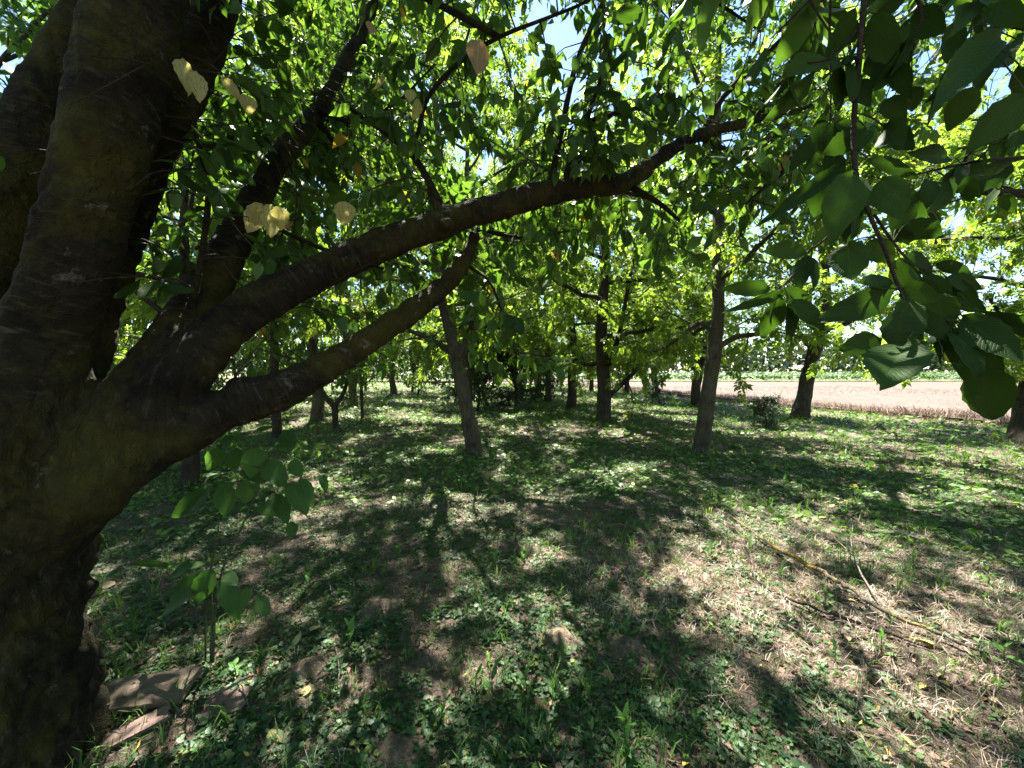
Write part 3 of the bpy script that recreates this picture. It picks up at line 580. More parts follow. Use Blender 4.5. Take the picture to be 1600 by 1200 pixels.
rng = np.random.default_rng(77)
hosts = [(segs[k][0][:, :3], segs[k][0][:, 3], nme) for k, nme in enumerate(names) if k > 0]
SUB = [
 [(690, 325, 2.1, .024), (668, 280, 2.1, .02), (640, 238, 2.1, .018), (590, 200, 2.1, .012), (530, 160, 2.1, .008), (480, 140, 2.1, .004)],
 [(642, 240, 2.1, .014), (655, 200, 2.1, .012), (670, 150, 2.05, .012), (720, 95, 2.0, .011), (780, 58, 1.95, .01), (850, 30, 1.9, .008), (915, 3, 1.85, .007), (980, -40, 1.8, .005)],
 [(780, 58, 1.95, .014), (715, 22, 1.95, .016), (650, -12, 1.95, .017), (560, -60, 1.9, .02), (400, -200, 1.9, .03)],
 [(855, 303, 2.2, .02), (868, 250, 2.22, .018), (880, 190, 2.25, .017), (897, 110, 2.3, .016), (920, 50, 2.3, .015), (946, -5, 2.3, .014), (990, -90, 2.3, .008)],
 [(880, 300, 2.2, .018), (897, 225, 2.2, .016), (915, 190, 2.15, .014), (937, 128, 2.1, .01), (960, 60, 2.05, .005)],
 [(915, 190, 2.15, .013), (960, 178, 2.1, .011), (1010, 165, 2.05, .009), (1080, 150, 2.0, .005)],
 [(1095, 212, 2.4, .022), (1130, 152, 2.4, .019), (1180, 102, 2.4, .017), (1225, 58, 2.4, .014), (1268, 15, 2.4, .01), (1330, -50, 2.4, .006)],
 [(985, 292, 2.3, .02), (1030, 318, 2.2, .014), (1062, 345, 2.1, .008)],
 [(1262, 168, 2.6, .014), (1248, 215, 2.3, .012), (1232, 258, 2.1, .012), (1198, 290, 2.05, .011), (1166, 318, 2.0, .007)],
 [(735, 418, 2.25, .012), (765, 440, 2.15, .008), (785, 490, 2.1, .006), (808, 560, 2.05, .004)],
 [(725, 410, 2.25, .016), (745, 360, 2.3, .014), (775, 365, 2.3, .012), (830, 372, 2.3, .009), (890, 360, 2.3, .005)],
 [(440, 250, 2.25, .02), (405, 205, 2.2, .014), (375, 178, 2.15, .012), (340, 120, 2.1, .007)],
 [(400, 330, 2.1, .016), (440, 360, 2.1, .012), (520, 395, 2.2, .01), (600, 420, 2.3, .006)],
 [(300, 480, 1.7, .014), (318, 380, 1.7, .012), (325, 290, 1.7, .011), (305, 200, 1.65, .009), (300, 100, 1.6, .006)],
 [(500, 175, 2.4, .02), (560, 190, 2.5, .015), (620, 160, 2.6, .01), (680, 100, 2.6, .006)],
 [(1180, 187, 2.5, .016), (1230, 120, 2.6, .012), (1320, 90, 2.7, .008), (1420, 60, 2.8, .005)],
 [(440, 245, 2.25, .025), (405, 190, 3.0, .02), (380, 165, 3.8, .014), (370, 150, 4.4, .007)],  # this and the next four branches are added to shade the lower-left ground
 [(540, 95, 2.6, .03), (560, 62, 3.2, .024), (580, 58, 3.9, .016), (600, 75, 4.5, .008)],
 [(490, 182, 2.4, .02), (520, 188, 3.2, .018), (565, 190, 4.0, .014), (620, 180, 4.6, .01), (680, 170, 5.0, .005)],
 [(560, 62, 3.2, .02), (620, 85, 3.7, .016), (690, 112, 4.2, .01), (750, 135, 4.6, .005)],
 [(488, 190, 2.4, .018), (505, 208, 3.1, .014), (500, 218, 3.8, .01), (480, 215, 4.4, .005)],
 # drooping branches behind the long limb
 [(700, 347, 2.1, .018), (740, 325, 2.8, .015), (790, 322, 3.4, .012), (860, 330, 3.9, .009), (930, 340, 4.3, .005)],
 [(920, 292, 2.25, .018), (975, 300, 2.9, .014), (1035, 318, 3.5, .01), (1095, 330, 4.0, .005)],
 [(490, 182, 2.4, .018), (560, 265, 3.0, .014), (620, 290, 3.6, .01), (690, 305, 4.1, .005)],
 [(1090, 213, 2.4, .018), (1150, 240, 3.0, .014), (1220, 262, 3.6, .01), (1290, 275, 4.0, .005)],
 # overhead limbs arching over the viewer from the main stems
 [(232, -90, 1.46, .05), (420, -300, 1.5, .04), (760, -420, 1.4, .03), (1100, -330, 1.15, .02), (1300, -180, .9, .012), (1352, -60, .75, .006)],
 [(760, -420, 1.4, .026), (1200, -480, 1.5, .02), (1560, -300, 1.2, .014), (1680, -80, .95, .008), (1690, 120, .85, .005)],
 [(260, -260, 1.48, .04), (500, -420, 2.0, .035), (900, -300, 2.4, .025), (1250, -150, 2.6, .015), (1500, -60, 2.8, .008)],
 [(385, -130, 1.88, .04), (600, -180, 2.2, .03), (820, -120, 2.4, .02), (1060, -30, 2.5, .012), (1190, 50, 2.5, .006)],
 [(600, -30, 2.9, .03), (720, -60, 3.3, .028), (860, -40, 3.8, .022), (1000, -20, 4.2, .014), (1130, 10, 4.5, .007)],
 [(440, -330, 2.0, .04), (560, -260, 2.6, .034), (700, -160, 3.3, .026), (880, -150, 3.9, .018), (1080, -130, 4.3, .008)],
 [(330, -520, 1.5, .06), (620, -520, 2.2, .045), (900, -420, 2.9, .034), (1180, -300, 3.4, .024), (1400, -200, 3.7, .012)],
 [(500, -420, 2.0, .035), (820, -480, 1.9, .03), (1120, -520, 1.9, .02), (1500, -560, 2.0, .01)],
 [(440, -330, 2.0, .035), (480, -200, 2.9, .028), (520, -80, 3.6, .02), (560, 10, 4.2, .012), (600, 60, 4.6, .006)],
 [(230, -380, 1.85, .04), (0, -200, 2.2, .03), (-150, -60, 2.5, .02), (-250, 80, 2.7, .01)],
]
subs = []
for L in SUB:
    L = [(*at(a, b, c), r) for a, b, c, r in L]; S = spline(L, 4); subs.append((S[:, :3], S[:, 3], 'sub'))
for P, r, _ in subs:
    mb = MB(); tube(mb, P - org, r, 8, True, .12, 5); obj('branch', mb.mesh('branch', M['cherry_bark']), cherry)
twm = MB(); LP, LD, LU = [], [], []
def leafy(Q, r0, n, droop=.75):
    tube(twm, Q - org, np.linspace(r0, .0016, len(Q)), 4, False)
    for c in range(n):
        h = (c + rng.random()) / n * .85 + .15; k = h * (len(Q) - 1); j = min(int(k), len(Q) - 2); q = Q[j] + (Q[j + 1] - Q[j]) * (k - j); td = unit(Q[j + 1] - Q[j])
        d = unit(td * .55 + rng.normal(0, .55, 3) - UP * droop); pet = .025; q2 = q + unit(d + td) * pet
        LP.append(q2); LD.append(d); LU.append(UP * .6 + rng.normal(0, .7, 3))
def clear_of_view(P):
    """Twigs keep away from the lens."""
    return np.linalg.norm(P - np.array([0, 0, CAMH])) > 1.15
for P, r, nm in hosts + subs:
    s = np.concatenate([[0], np.cumsum(np.linalg.norm(np.diff(P, axis=0), axis=1))]); ln = s[-1]
    step = .058 if nm == 'sub' else .065
    x = (.95 if nm in ('limbB',) else 1.0 if nm == 'limbC' else 1.5 if nm != 'sub' else .08) 
    while x < ln:
        k = np.interp(x, s, np.arange(len(P))); i = min(int(k), len(P) - 2); p = P[i] + (P[i + 1] - P[i]) * (k - i); td = unit(P[i + 1] - P[i]); rr = np.interp(k, np.arange(len(P)), r)
        x += step * rng.uniform(.5, 1.6) * (1.6 if nm in ('limbC', 'limbB', 'stem1', 'stem2') else 1)
        d = rng.normal(0, 1, 3); d = unit(d - td * (d @ td) * .8)
        if nm != 'sub':
            d[2] = abs(d[2]) * .8 + .1; d[1] = abs(d[1])
        d = unit(d + td * .5 * rng.random()); l = rng.uniform(.15, .5) * (1.25 if nm != 'sub' else 1.0); Q = [p + d * rr * .6]
        for _ in range(4): d = unit(d + rng.normal(0, .16, 3) - UP * .13); Q.append(Q[-1] + d * l / 4)
        Q = np.array(Q)
        if not (clear_of_view(Q[-1]) and clear_of_view(Q[2])): continue
        leafy(Q, .0045, int(4 + l * 17))
        if rng.random() < .7:
            d = unit(d + rng.normal(0, .7, 3)); Q2 = [Q[2]]
            for _ in range(3): d = unit(d + rng.normal(0, .15, 3) - UP * .15); Q2.append(Q2[-1] + d * l / 4)
            if clear_of_view(Q2[-1]): leafy(np.array(Q2), .003, int(3 + l * 12))
LP, LD, LU = np.array(LP), np.array(LD), np.array(LU)
LS = .105 * rng.uniform(.65, 1.2, len(LP))

# explicit large leaves of the hanging twigs, photo pixels: base, tip, width, depth
def z6(a, b): return 1150 + a * .4167, 200 + b * .4167
def z3(a, b): return 1060 + a * .3375, b * .3375
HL = []
for bx, by, tx, ty, wd, d in [(265, 460, 90, 465, 80, .72), (130, 600, -60, 600, 70, .78), (200, 612, -40, 690, 42, .76), (265, 480, 230, 600, 70, .74), (180, 600, 290, 650, 50, .73), (215, 640, 335, 760, 70, .72), (420, 430, 430, 580, 140, .68), (600, 610, 345, 725, 120, .66), (600, 580, 460, 572, 75, .67), (640, 800, 535, 1000, 200, .60), (620, 690, 610, 830, 150, .62), (545, 790, 385, 835, 100, .64),
        (780, 870, 805, 1158, 190, .60), (900, 880, 1000, 1125, 150, .62), (850, 705, 1075, 890, 120, .63), (760, 755, 870, 825, 85, .64), (620, 600, 750, 645, 95, .66), (640, 470, 750, 560, 75, .70), (750, 505, 890, 545, 52, .70), (790, 560, 930, 605, 75, .68), (810, 622, 930, 690, 70, .68), (650, 352, 780, 420, 90, .72), (545, 190, 615, 345, 125, .70), (440, 165, 370, 400, 150, .68), (410, 130, 120, 345, 62, .72), (350, 190, 305, 320, 115, .75), (490, 112, 690, 185, 60, .72), (800, 112, 620, 95, 70, .75), (600, 380, 660, 440, 60, .73), (445, 30, 310, 100, 90, .74), (560, 0, 640, 82, 105, .74), (740, 620, 805, 755, 110, .66), (690, 640, 700, 740, 100, .69), (870, 755, 970, 985, 120, .65), (480, 250, 540, 330, 90, .72), (500, 420, 590, 510, 90, .72), (590, 300, 530, 250, 70, .74)]:
    HL.append((*z6(bx, by), *z6(tx, ty), wd * .4167, d))
for bx, by, tx, ty, wd, d in [(700, 268, 460, 375, 130, .74), (842, 272, 690, 292, 66, .72), (832, 95, 740, 210, 120, .72), (900, 60, 1020, 285, 150, .70), (1095, 60, 1245, 155, 130, .72), (1380, 0, 1215, 215, 105, .62), (1500, 150, 1180, 490, 150, .60), (1565, 180, 1370, 410, 130, .62), (1365, 400, 1240, 615, 130, .62), (1620, 440, 1360, 680, 180, .58), (1640, 610, 1500, 690, 80, .62), (1450, 15, 1610, 110, 105, .6), (950, 580, 1095, 695, 100, .74), (880, 250, 945, 385, 90, .74), (1000, 300, 1065, 435, 90, .72), (960, 455, 1050, 545, 100, .75), (1080, 400, 1112, 520, 70, .74), (870, 595, 820, 705, 90, .73), (1580, 300, 1640, 460, 110, .6), (1420, -60, 1500, 40, 110, .62), (1000, -40, 950, 90, 110, .72), (1150, 20, 1100, 150, 90, .74), (1270, 130, 1330, 220, 80, .75), (1100, 200, 1040, 300, 80, .76), (820, 380, 880, 470, 80, .75), (760, 330, 700, 430, 80, .78), (640, 560, 690, 700, 90, .8), (560, 420, 500, 520, 80, .85), (380, 400, 450, 470, 80, .9), (1240, 20, 1310, -60, 80, .65)]:
    HL.append((*z3(bx, by), *z3(tx, ty), wd * .3375, d))
TW = [
 [(1352, -60, .75, .005), (1350, 0, .72, .0048), (1342, 100, .71, .0045), (1334, 190, .71, .0043), (1336, 262, .70, .004), (1352, 318, .69, .0036), (1380, 385, .67, .0032), (1403, 445, .66, .003), (1425, 480, .65, .0028), (1447, 512, .64, .0026), (1482, 540, .64, .002)],
 [(1366, 335, .69, .0025), (1395, 378, .70, .0022), (1425, 412, .70, .002), (1455, 425, .70, .001)],
 [(1690, 235, .85, .004), (1600, 246, .78, .0035), (1530, 252, .75, .003), (1450, 268, .73, .002), (1420, 276, .72, .0015)],
 [(1690, 120, .85, .005), (1640, 60, .75, .004), (1560, 40, .66, .003), (1530, 62, .63, .002)],
 [(1345, 40, .72, .0025), (1300, 90, .72, .002), (1240, 100, .73, .0012)],
 [(1300, -180, .9, .006), (1400, -60, .75, .004), (1440, 20, .7, .003), (1425, 55, .7, .002)],
 [(1336, 262, .70, .002), (1300, 360, .73, .002), (1262, 395, .75, .0018), (1225, 445, .76, .0014), (1170, 475, .78, .001)],
 [(1447, 512, .64, .0018), (1480, 500, .64, .0016), (1510, 470, .65, .001)],
 [(1300, -60, .95, .003), (1296, 60, .95, .0025), (1298, 150, .95, .002), (1295, 225, .95, .0012)],
]
tpts = []
for L in TW:
    S = spline([(*at(a, b, c), r) for a, b, c, r in L], 6); mb = MB(); tube(mb, S[:, :3] - org, S[:, 3] * 1.0, 7, True, .15, 2); tpts.append(S[:, :3]); obj('hanging_twig', mb.mesh('hanging_twig', M['twig_bark']), cherry)
tpts = np.vstack(tpts)

# leaf objects -----------------------------------------------------------------
def fine_leaf(seed, hole=False, **kw):
    rows = 12 if hole else 10; half = 4 if hole else 2
    v, t = leaf_template(rows, half, .5, kw.get('belly', .45), kw.get('fold', .22), kw.get('droop', .15), .6, .05, seed)
    n = 2 * half + 1; u = np.tile(np.linspace(-1, 1, n), rows + 1); vv = np.repeat(np.linspace(0, 1, rows + 1), n)
    if hole:
        drop = {(7, 4), (8, 5), (7, 5), (6, 2), (5, 2), (9, 4), (4, 1)}; keep = []
        for i in range(rows):
            for j in range(n - 1):
                for s in range(2): keep.append((i, j) not in drop or ((i, j) in ((6, 2), (4, 1)) and s))
        t = t[np.array(keep)]
    return v, t, np.column_stack([u, vv, np.zeros(len(v))])
FL = [fine_leaf(s, fold=f, droop=d, belly=b) for s, f, d, b in [(1, .25, .1, .45), (2, .12, .22, .42), (3, .4, .3, .46), (4, .05, .02, .44), (5, .3, -.12, .45)]]
def leaf_meshes(name, mat): return [raw_mesh(name, v, t, mat, i) for v, t, i in FL]
LM = {k: leaf_meshes(k, M[k]) for k in ('cherry_leaf', 'yellow_leaf', 'brown_leaf', 'sapling_leaf', 'weed_leaf')}
hv, ht, hi = fine_leaf(9, True); LM['hole'] = [raw_mesh('cherry_leaf_holes', hv, ht, M['cherry_leaf'], hi)]
def put_leaf(me, base, X, Y, Z, wid, ln, parent, porg, name='leaf'):
    o = obj(name, me, parent); m = np.eye(4); m[:3, 0] = X * (wid / .5); m[:3, 1] = Y * ln; m[:3, 2] = Z * ln; m[:3, 3] = base - porg
    o.matrix_local = Matrix(m.tolist()); return o
nobj = 0
ptw = MB()
for i, (bx, by, tx, ty, wd, d) in enumerate(HL):
    a = at(bx, by, d); b = at(tx, ty, d + rng.normal(-.01, .03)); ln = np.linalg.norm(b - a); Y = (b - a) / ln
    view = unit(np.array([0, 0, CAMH]) - (a + b) / 2); X, Y, Z = axes_from(Y, view + rng.normal(0, .22, 3) + UP * .1)
    if i == 12: me = LM['hole'][0]
    else: me = LM['cherry_leaf'][int(rng.integers(0, 5))]
    wid = wd / F * d * .9; put_leaf(me, a, X, Y, Z, wid, ln, cherry, org); nobj += 1
    q = tpts[np.argmin(np.linalg.norm(tpts - a, axis=1))]; mid = (q + a) / 2 + UP * .006
    if np.linalg.norm(q - a) < .16: tube(ptw, spline(np.array([q, mid, a]), 4) - org, .0011, 5, False)
tsp = [spline([(*at(a, b, c), r) for a, b, c, r in L], 6)[:, :3] for L in TW]
for S in tsp:
    for k in range(7):
        i = int(rng.integers(1, len(S))); a = S[i]; Y = unit(unit(S[i] - S[i - 1]) * .4 + rng.normal(0, .5, 3) - UP * .9); q = a + Y * .022; view = unit(np.array([0, 0, CAMH]) - a); X, Y, Z = axes_from(Y, view * .5 + rng.normal(0, .6, 3)); ln = rng.uniform(.065, .105)
        put_leaf(LM['cherry_leaf'][k % 5], q, X, Y, Z, ln * rng.uniform(.36, .46), ln, cherry, org); nobj += 1; tube(ptw, np.array([a, (a + q) / 2, q]) - org, .0011, 5, False)
obj('petioles', ptw.mesh('petioles', M['green_stem']), cherry)['kind'] = 'stuff'
# pale yellow and brown leaves among the green
for i, (px, py, tx, ty, wd, d, mk) in enumerate([(410, 318, 390, 358, 26, 1.6, 'yellow_leaf'), (425, 320, 428, 362, 28, 1.6, 'yellow_leaf'), (436, 322, 440, 352, 20, 1.6, 'yellow_leaf'), (405, 330, 398, 350, 20, 1.6, 'yellow_leaf'), (283, 92, 290, 145, 24, 1.3, 'yellow_leaf'), (308, 112, 312, 152, 20, 1.3, 'yellow_leaf'), (348, 120, 372, 150, 14, 1.5, 'yellow_leaf'), (385, 148, 390, 172, 20, 1.5, 'yellow_leaf'), (748, 62, 745, 110, 34, 1.5, 'brown_leaf'), (600, 118, 582, 136, 12, 1.6, 'yellow_leaf'), (643, 140, 640, 156, 16, 1.6, 'yellow_leaf'), (655, 155, 650, 182, 14, 1.6, 'yellow_leaf'), (540, 315, 538, 345, 26, 1.7, 'yellow_leaf'), (580, 35, 578, 50, 14, 1.6, 'brown_leaf'), (1285, 0, 1270, 18, 24, 1.4, 'yellow_leaf'), (10, 100, 30, 122, 16, 2.0, 'yellow_leaf')]):
    a = at(px, py, d); b = at(tx, ty, d); ln = np.linalg.norm(b - a); view = unit(np.array([0, 0, CAMH]) - a); X, Y, Z = axes_from(b - a, view + rng.normal(0, .4, 3))
    put_leaf(LM[mk][i % 5], a, X, Y, Z, wd / F * d * 1.2, ln * 1.15, cherry, org); nobj += 1
# the largest of the remaining cherry leaves as objects, the rest as one foliage part
rel = LP - np.array([0, 0, CAMH]); dep_ = rel[:, 1] * math.cos(PITCH) - rel[:, 2] * math.sin(PITCH); sx = rel[:, 0] / np.maximum(dep_, .05); sy = (rel[:, 2] * math.cos(PITCH) + rel[:, 1] * math.sin(PITCH)) / np.maximum(dep_, .05)
inview = (dep_ > .1) & (np.abs(sx) < 1.32) & (np.abs(sy) < .98); size = np.where(inview, LS / np.maximum(dep_, .1), 0)
# keep a few metres of clear view to the orchard floor: no twig leaves right in front of the lens below the eye line
bad = inview & ((dep_ < .85) | ((sy < .02) & (sx > -.75)) | ((sy < .16) & (sx > -.9) & (sx < -.1) & (dep_ < 2.4) & (rng.random(len(LP)) < .8)))
spx, spy = sx * F, sy * F
for k in range(1, 7):
    S = segs[k][0]; q = S[:, :3] - np.array([0, 0, CAMH]); dq = q[:, 1] * math.cos(PITCH) - q[:, 2] * math.sin(PITCH); qx = q[:, 0] / dq * F; qy = (q[:, 2] * math.cos(PITCH) + q[:, 1] * math.sin(PITCH)) / dq * F
    for i in range(len(S)):
        bad |= inview & (np.hypot(spx - qx[i], spy - qy[i]) < S[i, 3] / dq[i] * F * 1.15 + 14) & (dep_ < dq[i] + .1) & ((rng.random(len(LP)) < .93) if k != 5 or qx[i] < 30 else (rng.random(len(LP)) < .6))
bad |= inview & (spx > -250) & (spx < 160) & (spy > 330) & (rng.random(len(LP)) < .12)
bad |= (LP[:, 2] > 2.9) & (rng.random(len(LP)) < .36)
order = np.argsort(-np.where(bad, 0, size))[:300 - nobj]; asobj = np.zeros(len(LP), bool); asobj[order] = True
X, Y, Z = axes_from(LD, LU)
for i in order: put_leaf(LM['cherry_leaf'][i % 5], LP[i], X[i], Y[i], Z[i], LS[i] * .5, LS[i], cherry, org)
rest = ~asobj & ~bad; cr = MB(); sel = rng.integers(0, 3, len(LP)); tint = np.clip(rng.normal(.42, .25, len(LP)), 0, .93); yl = (rng.random(len(LP)) < .012) & (dep_ > 1.9); tint[yl] = .965 + .035 * rng.random(yl.sum())
for k, (v, t) in enumerate(CHERRY_LO):
    m = rest & (sel == k); stamp(cr, v, t, LP[m] - org, X[m], Y[m], Z[m], LS[m], np.column_stack([tint[m]] * 3))
tag(obj('crown', cr.mesh('cherry_crown', M['cherry_leaf_far']), cherry), kind='stuff')
tag(obj('twigs', twm.mesh('cherry_twigs', M['twig_bark']), cherry), kind='stuff')
print('cherry leaves', len(LP), 'objects', nobj + len(order))

# ------------------------------------------------------------------ sapling by the cherry trunk
sb = G(330, 1032); ds = sb[1]
sap = empty('sapling', sb); tag(sap, 'slender sapling with big green leaves beside the cherry trunk', 'sapling')
for L in [[(330, 1035, ds, .007), (331, 960, ds, .0065), (328, 900, ds, .006), (338, 850, ds, .0045), (345, 790, ds, .003)], [(333, 1035, ds, .006), (336, 960, ds, .0055), (348, 890, ds - .03, .005), (375, 830, ds - .05, .0045), (400, 770, ds - .05, .004), (412, 735, ds - .05, .003), (428, 700, ds - .05, .002)], [(321, 1032, ds + .03, .005), (322, 960, ds + .03, .0045), (330, 905, ds, .003)],
          [(412, 735, ds - .05, .0025), (380, 720, ds - .05, .002), (372, 695, ds - .05, .0015)], [(412, 735, ds - .05, .0025), (450, 750, ds - .05, .002), (480, 760, ds - .05, .0012)]]:
    S = spline([(*at(a, b, c), r) for a, b, c, r in L], 5); mb = MB(); tube(mb, S[:, :3] - sb, S[:, 3], 7, True, .1, 8); obj('stem', mb.mesh('stem', M['green_stem']), sap)
for i, (bx, by, tx, ty, wd, o) in enumerate([(325, 898, 243, 962, 40, 0), (330, 888, 302, 950, 34, -.02), (300, 882, 262, 900, 26, .05), (322, 882, 265, 885, 20, .1), (275, 888, 215, 882, 14, .12), (345, 905, 372, 965, 30, 0), (392, 918, 366, 965, 30, -.05), (398, 935, 418, 955, 26, 0), (350, 895, 370, 915, 22, .05),
        (335, 760, 280, 808, 38, 0), (352, 755, 352, 805, 34, 0), (345, 700, 322, 735, 30, .04), (365, 682, 340, 700, 22, .06), (358, 745, 315, 742, 22, .05), (372, 700, 362, 735, 26, .04), (388, 750, 385, 785, 34, 0), (400, 700, 395, 745, 40, -.03), (425, 690, 450, 690, 34, -.03), (440, 675, 462, 690, 24, 0), (402, 672, 430, 672, 22, .08), (430, 770, 450, 815, 28, 0), (410, 785, 435, 800, 34, -.02), (450, 755, 482, 795, 34, -.04), (455, 720, 470, 745, 24, 0), (425, 805, 412, 822, 22, .03), (470, 745, 490, 790, 22, 0), (455, 815, 458, 840, 20, 0), (500, 742, 512, 765, 14, 0), (415, 720, 445, 760, 36, -.04), (380, 730, 408, 760, 28, 0)]):
    a = at(bx, by, ds + o); b = at(tx, ty, ds + o - .04); ln = np.linalg.norm(b - a); view = unit(np.array([0, 0, CAMH]) - a); X, Y, Z = axes_from(b - a, view * .7 + UP * .8 + rng.normal(0, .2, 3))
    put_leaf(LM['sapling_leaf'][i % 5], a, X, Y, Z, wd / F * ds * .9, ln * 1.05, sap, sb)

# ------------------------------------------------------------------ fallen branches and sticks
def lying(name, rows, mat, label, cat, group, side=(), lift=.012, sides=8):
    b = G(rows[0][0], rows[0][1]); e = empty(name, b); tag(e, label, cat, group)
    for k, L in enumerate([rows, *side]):
        P = []
        for row in L:
            q = G(row[0], row[1]); up = row[3] if len(row) > 3 else lift
            # keep the picture place while lifting off the ground: move towards the eye
            t = up / (CAMH - q[2]); q = q + (np.array([0, 0, CAMH]) - q) * t; P.append((*q, row[2]))
        S = spline(P, 5); jt = np.random.default_rng(k + int(rows[0][0])).normal(0, 1, (len(S), 3)) * (S[:, 3:4] * .35); jt[:, 2] = np.abs(jt[:, 2]); S[:, :3] += jt; mb = MB(); tube(mb, S[:, :3] - b, S[:, 3] * .68, sides, True, .3, k + 60); obj('main_branch' if k == 0 else 'side_twig', mb.mesh(name, mat if k == 0 else M['pale_twig']), e)
    return e
FB = 'fallen branches on the right'
lying('fallen_branch', [(1062, 775, .006), (1130, 800, .010, .03), (1200, 848, .016, .04), (1255, 880, .022, .05), (1300, 905, .022, .05), (1335, 925, .021, .05), (1395, 962, .019, .04), (1470, 992, .015, .03), (1535, 1020, .009)], M['lichen_bark'], 'long fallen branch with bright yellow lichen lying across the ground', 'branch', FB,
      [[(1388, 957, .010, .05), (1352, 908, .008, .1), (1335, 872, .006, .12), (1330, 845, .004, .14), (1332, 820, .003, .2), (1325, 798, .002, .24)], [(1332, 868, .005, .11), (1312, 848, .003, .08), (1290, 835, .002, .05)], [(1255, 882, .007, .05), (1215, 862, .005, .05), (1170, 845, .003, .04), (1120, 800, .002, .03)], [(1130, 800, .005, .03), (1090, 785, .003, .05), (1062, 770, .0015, .06)], [(1240, 905, .006, .01), (1290, 925, .008, .02), (1340, 935, .006, .03)]])
lying('fallen_branch', [(1090, 868, .006), (1160, 895, .009), (1215, 928, .012, .02), (1265, 948, .014, .025), (1330, 970, .014, .02), (1400, 995, .011), (1450, 1012, .008)], M['dark_bark'], 'grey fallen branch lying just in front of the lichen-covered one', 'branch', FB, [[(1330, 970, .006, .02), (1334, 955, .005, .06), (1332, 945, .003, .09)]])
lying('fallen_branch', [(1385, 915, .008), (1430, 945, .011), (1480, 985, .012), (1530, 1010, .009)], M['lichen_bark'], 'short mossy fallen branch behind the lichen-covered one', 'branch', FB)
lying('fallen_branch', [(1500, 990, .009), (1560, 1000, .012), (1640, 1020, .014)], M['dark_bark'], 'dark fallen branch running out at the right edge', 'branch', FB)
ST = 'loose sticks on the ground'
for rows, mat, lab, side in [
    ([(1105, 1060, .004), (1108, 1090, .006), (1112, 1120, .008), (1128, 1160, .009), (1140, 1205, .009)], 'dark_bark', 'crooked stick standing out at the bottom right of centre', [[(1108, 1070, .004), (1150, 1068, .003), (1200, 1055, .002)], [(1105, 1062, .003, .02), (1080, 1035, .002, .03)]]),
    ([(1035, 908, .010), (1055, 913, .012), (1078, 916, .008)], 'pale_twig', 'short pale stick lying in a sunlit patch', []),
    ([(1245, 1095, .004), (1280, 1130, .006), (1318, 1165, .005)], 'dark_bark', 'thin dark stick in the shade at lower right', []),
    ([(1215, 1090, .004), (1235, 1105, .005), (1252, 1118, .004)], 'twig_bark', 'short reddish stick beside the thin dark stick', []),
    ([(155, 1040, .006), (190, 1038, .008), (225, 1012, .008), (240, 995, .005)], 'dark_bark', 'curved stick behind the weathered board', []),
    ([(235, 1083, .005), (290, 1067, .006), (370, 1063, .003)], 'twig_bark', 'thin straight stick lying across the weathered board', []),
    ([(325, 1092, .011, .05), (355, 1075, .010, .05), (392, 1055, .007, .05)], 'pale_twig', 'thick pale stick leaning on the reddish board piece', [[(375, 1066, .005, .05), (383, 1085, .004, .03), (390, 1110, .003, .01)]]),
    ([(802, 1186, .007), (840, 1186, .010), (880, 1188, .007)], 'dark_bark', 'dark stick at the bottom centre edge', [[(845, 1184, .005), (855, 1160, .004), (858, 1138, .003)]]),
    ([(525, 1010, .003, .02), (530, 1050, .003, .05), (523, 1080, .003, .01)], 'pale_twig', 'bent dead stalk near the two earth mounds', []),
    ([(1070, 770, .004), (1100, 777, .005), (1125, 784, .003)], 'pale_twig', 'pale twig at the tip of the lichen-covered branch', []),
    ([(530, 912, .004), (545, 905, .005), (552, 898, .003)], 'dark_bark', 'small dark stick beside the largest earth mound', []),
    ([(1180, 905, .003, .02), (1175, 880, .003, .07), (1172, 860, .002, .12)], 'pale_twig', 'thin pale stem sticking up left of the fallen branches', []),
]: lying('stick', rows, M[mat], lab, 'stick', ST, side)

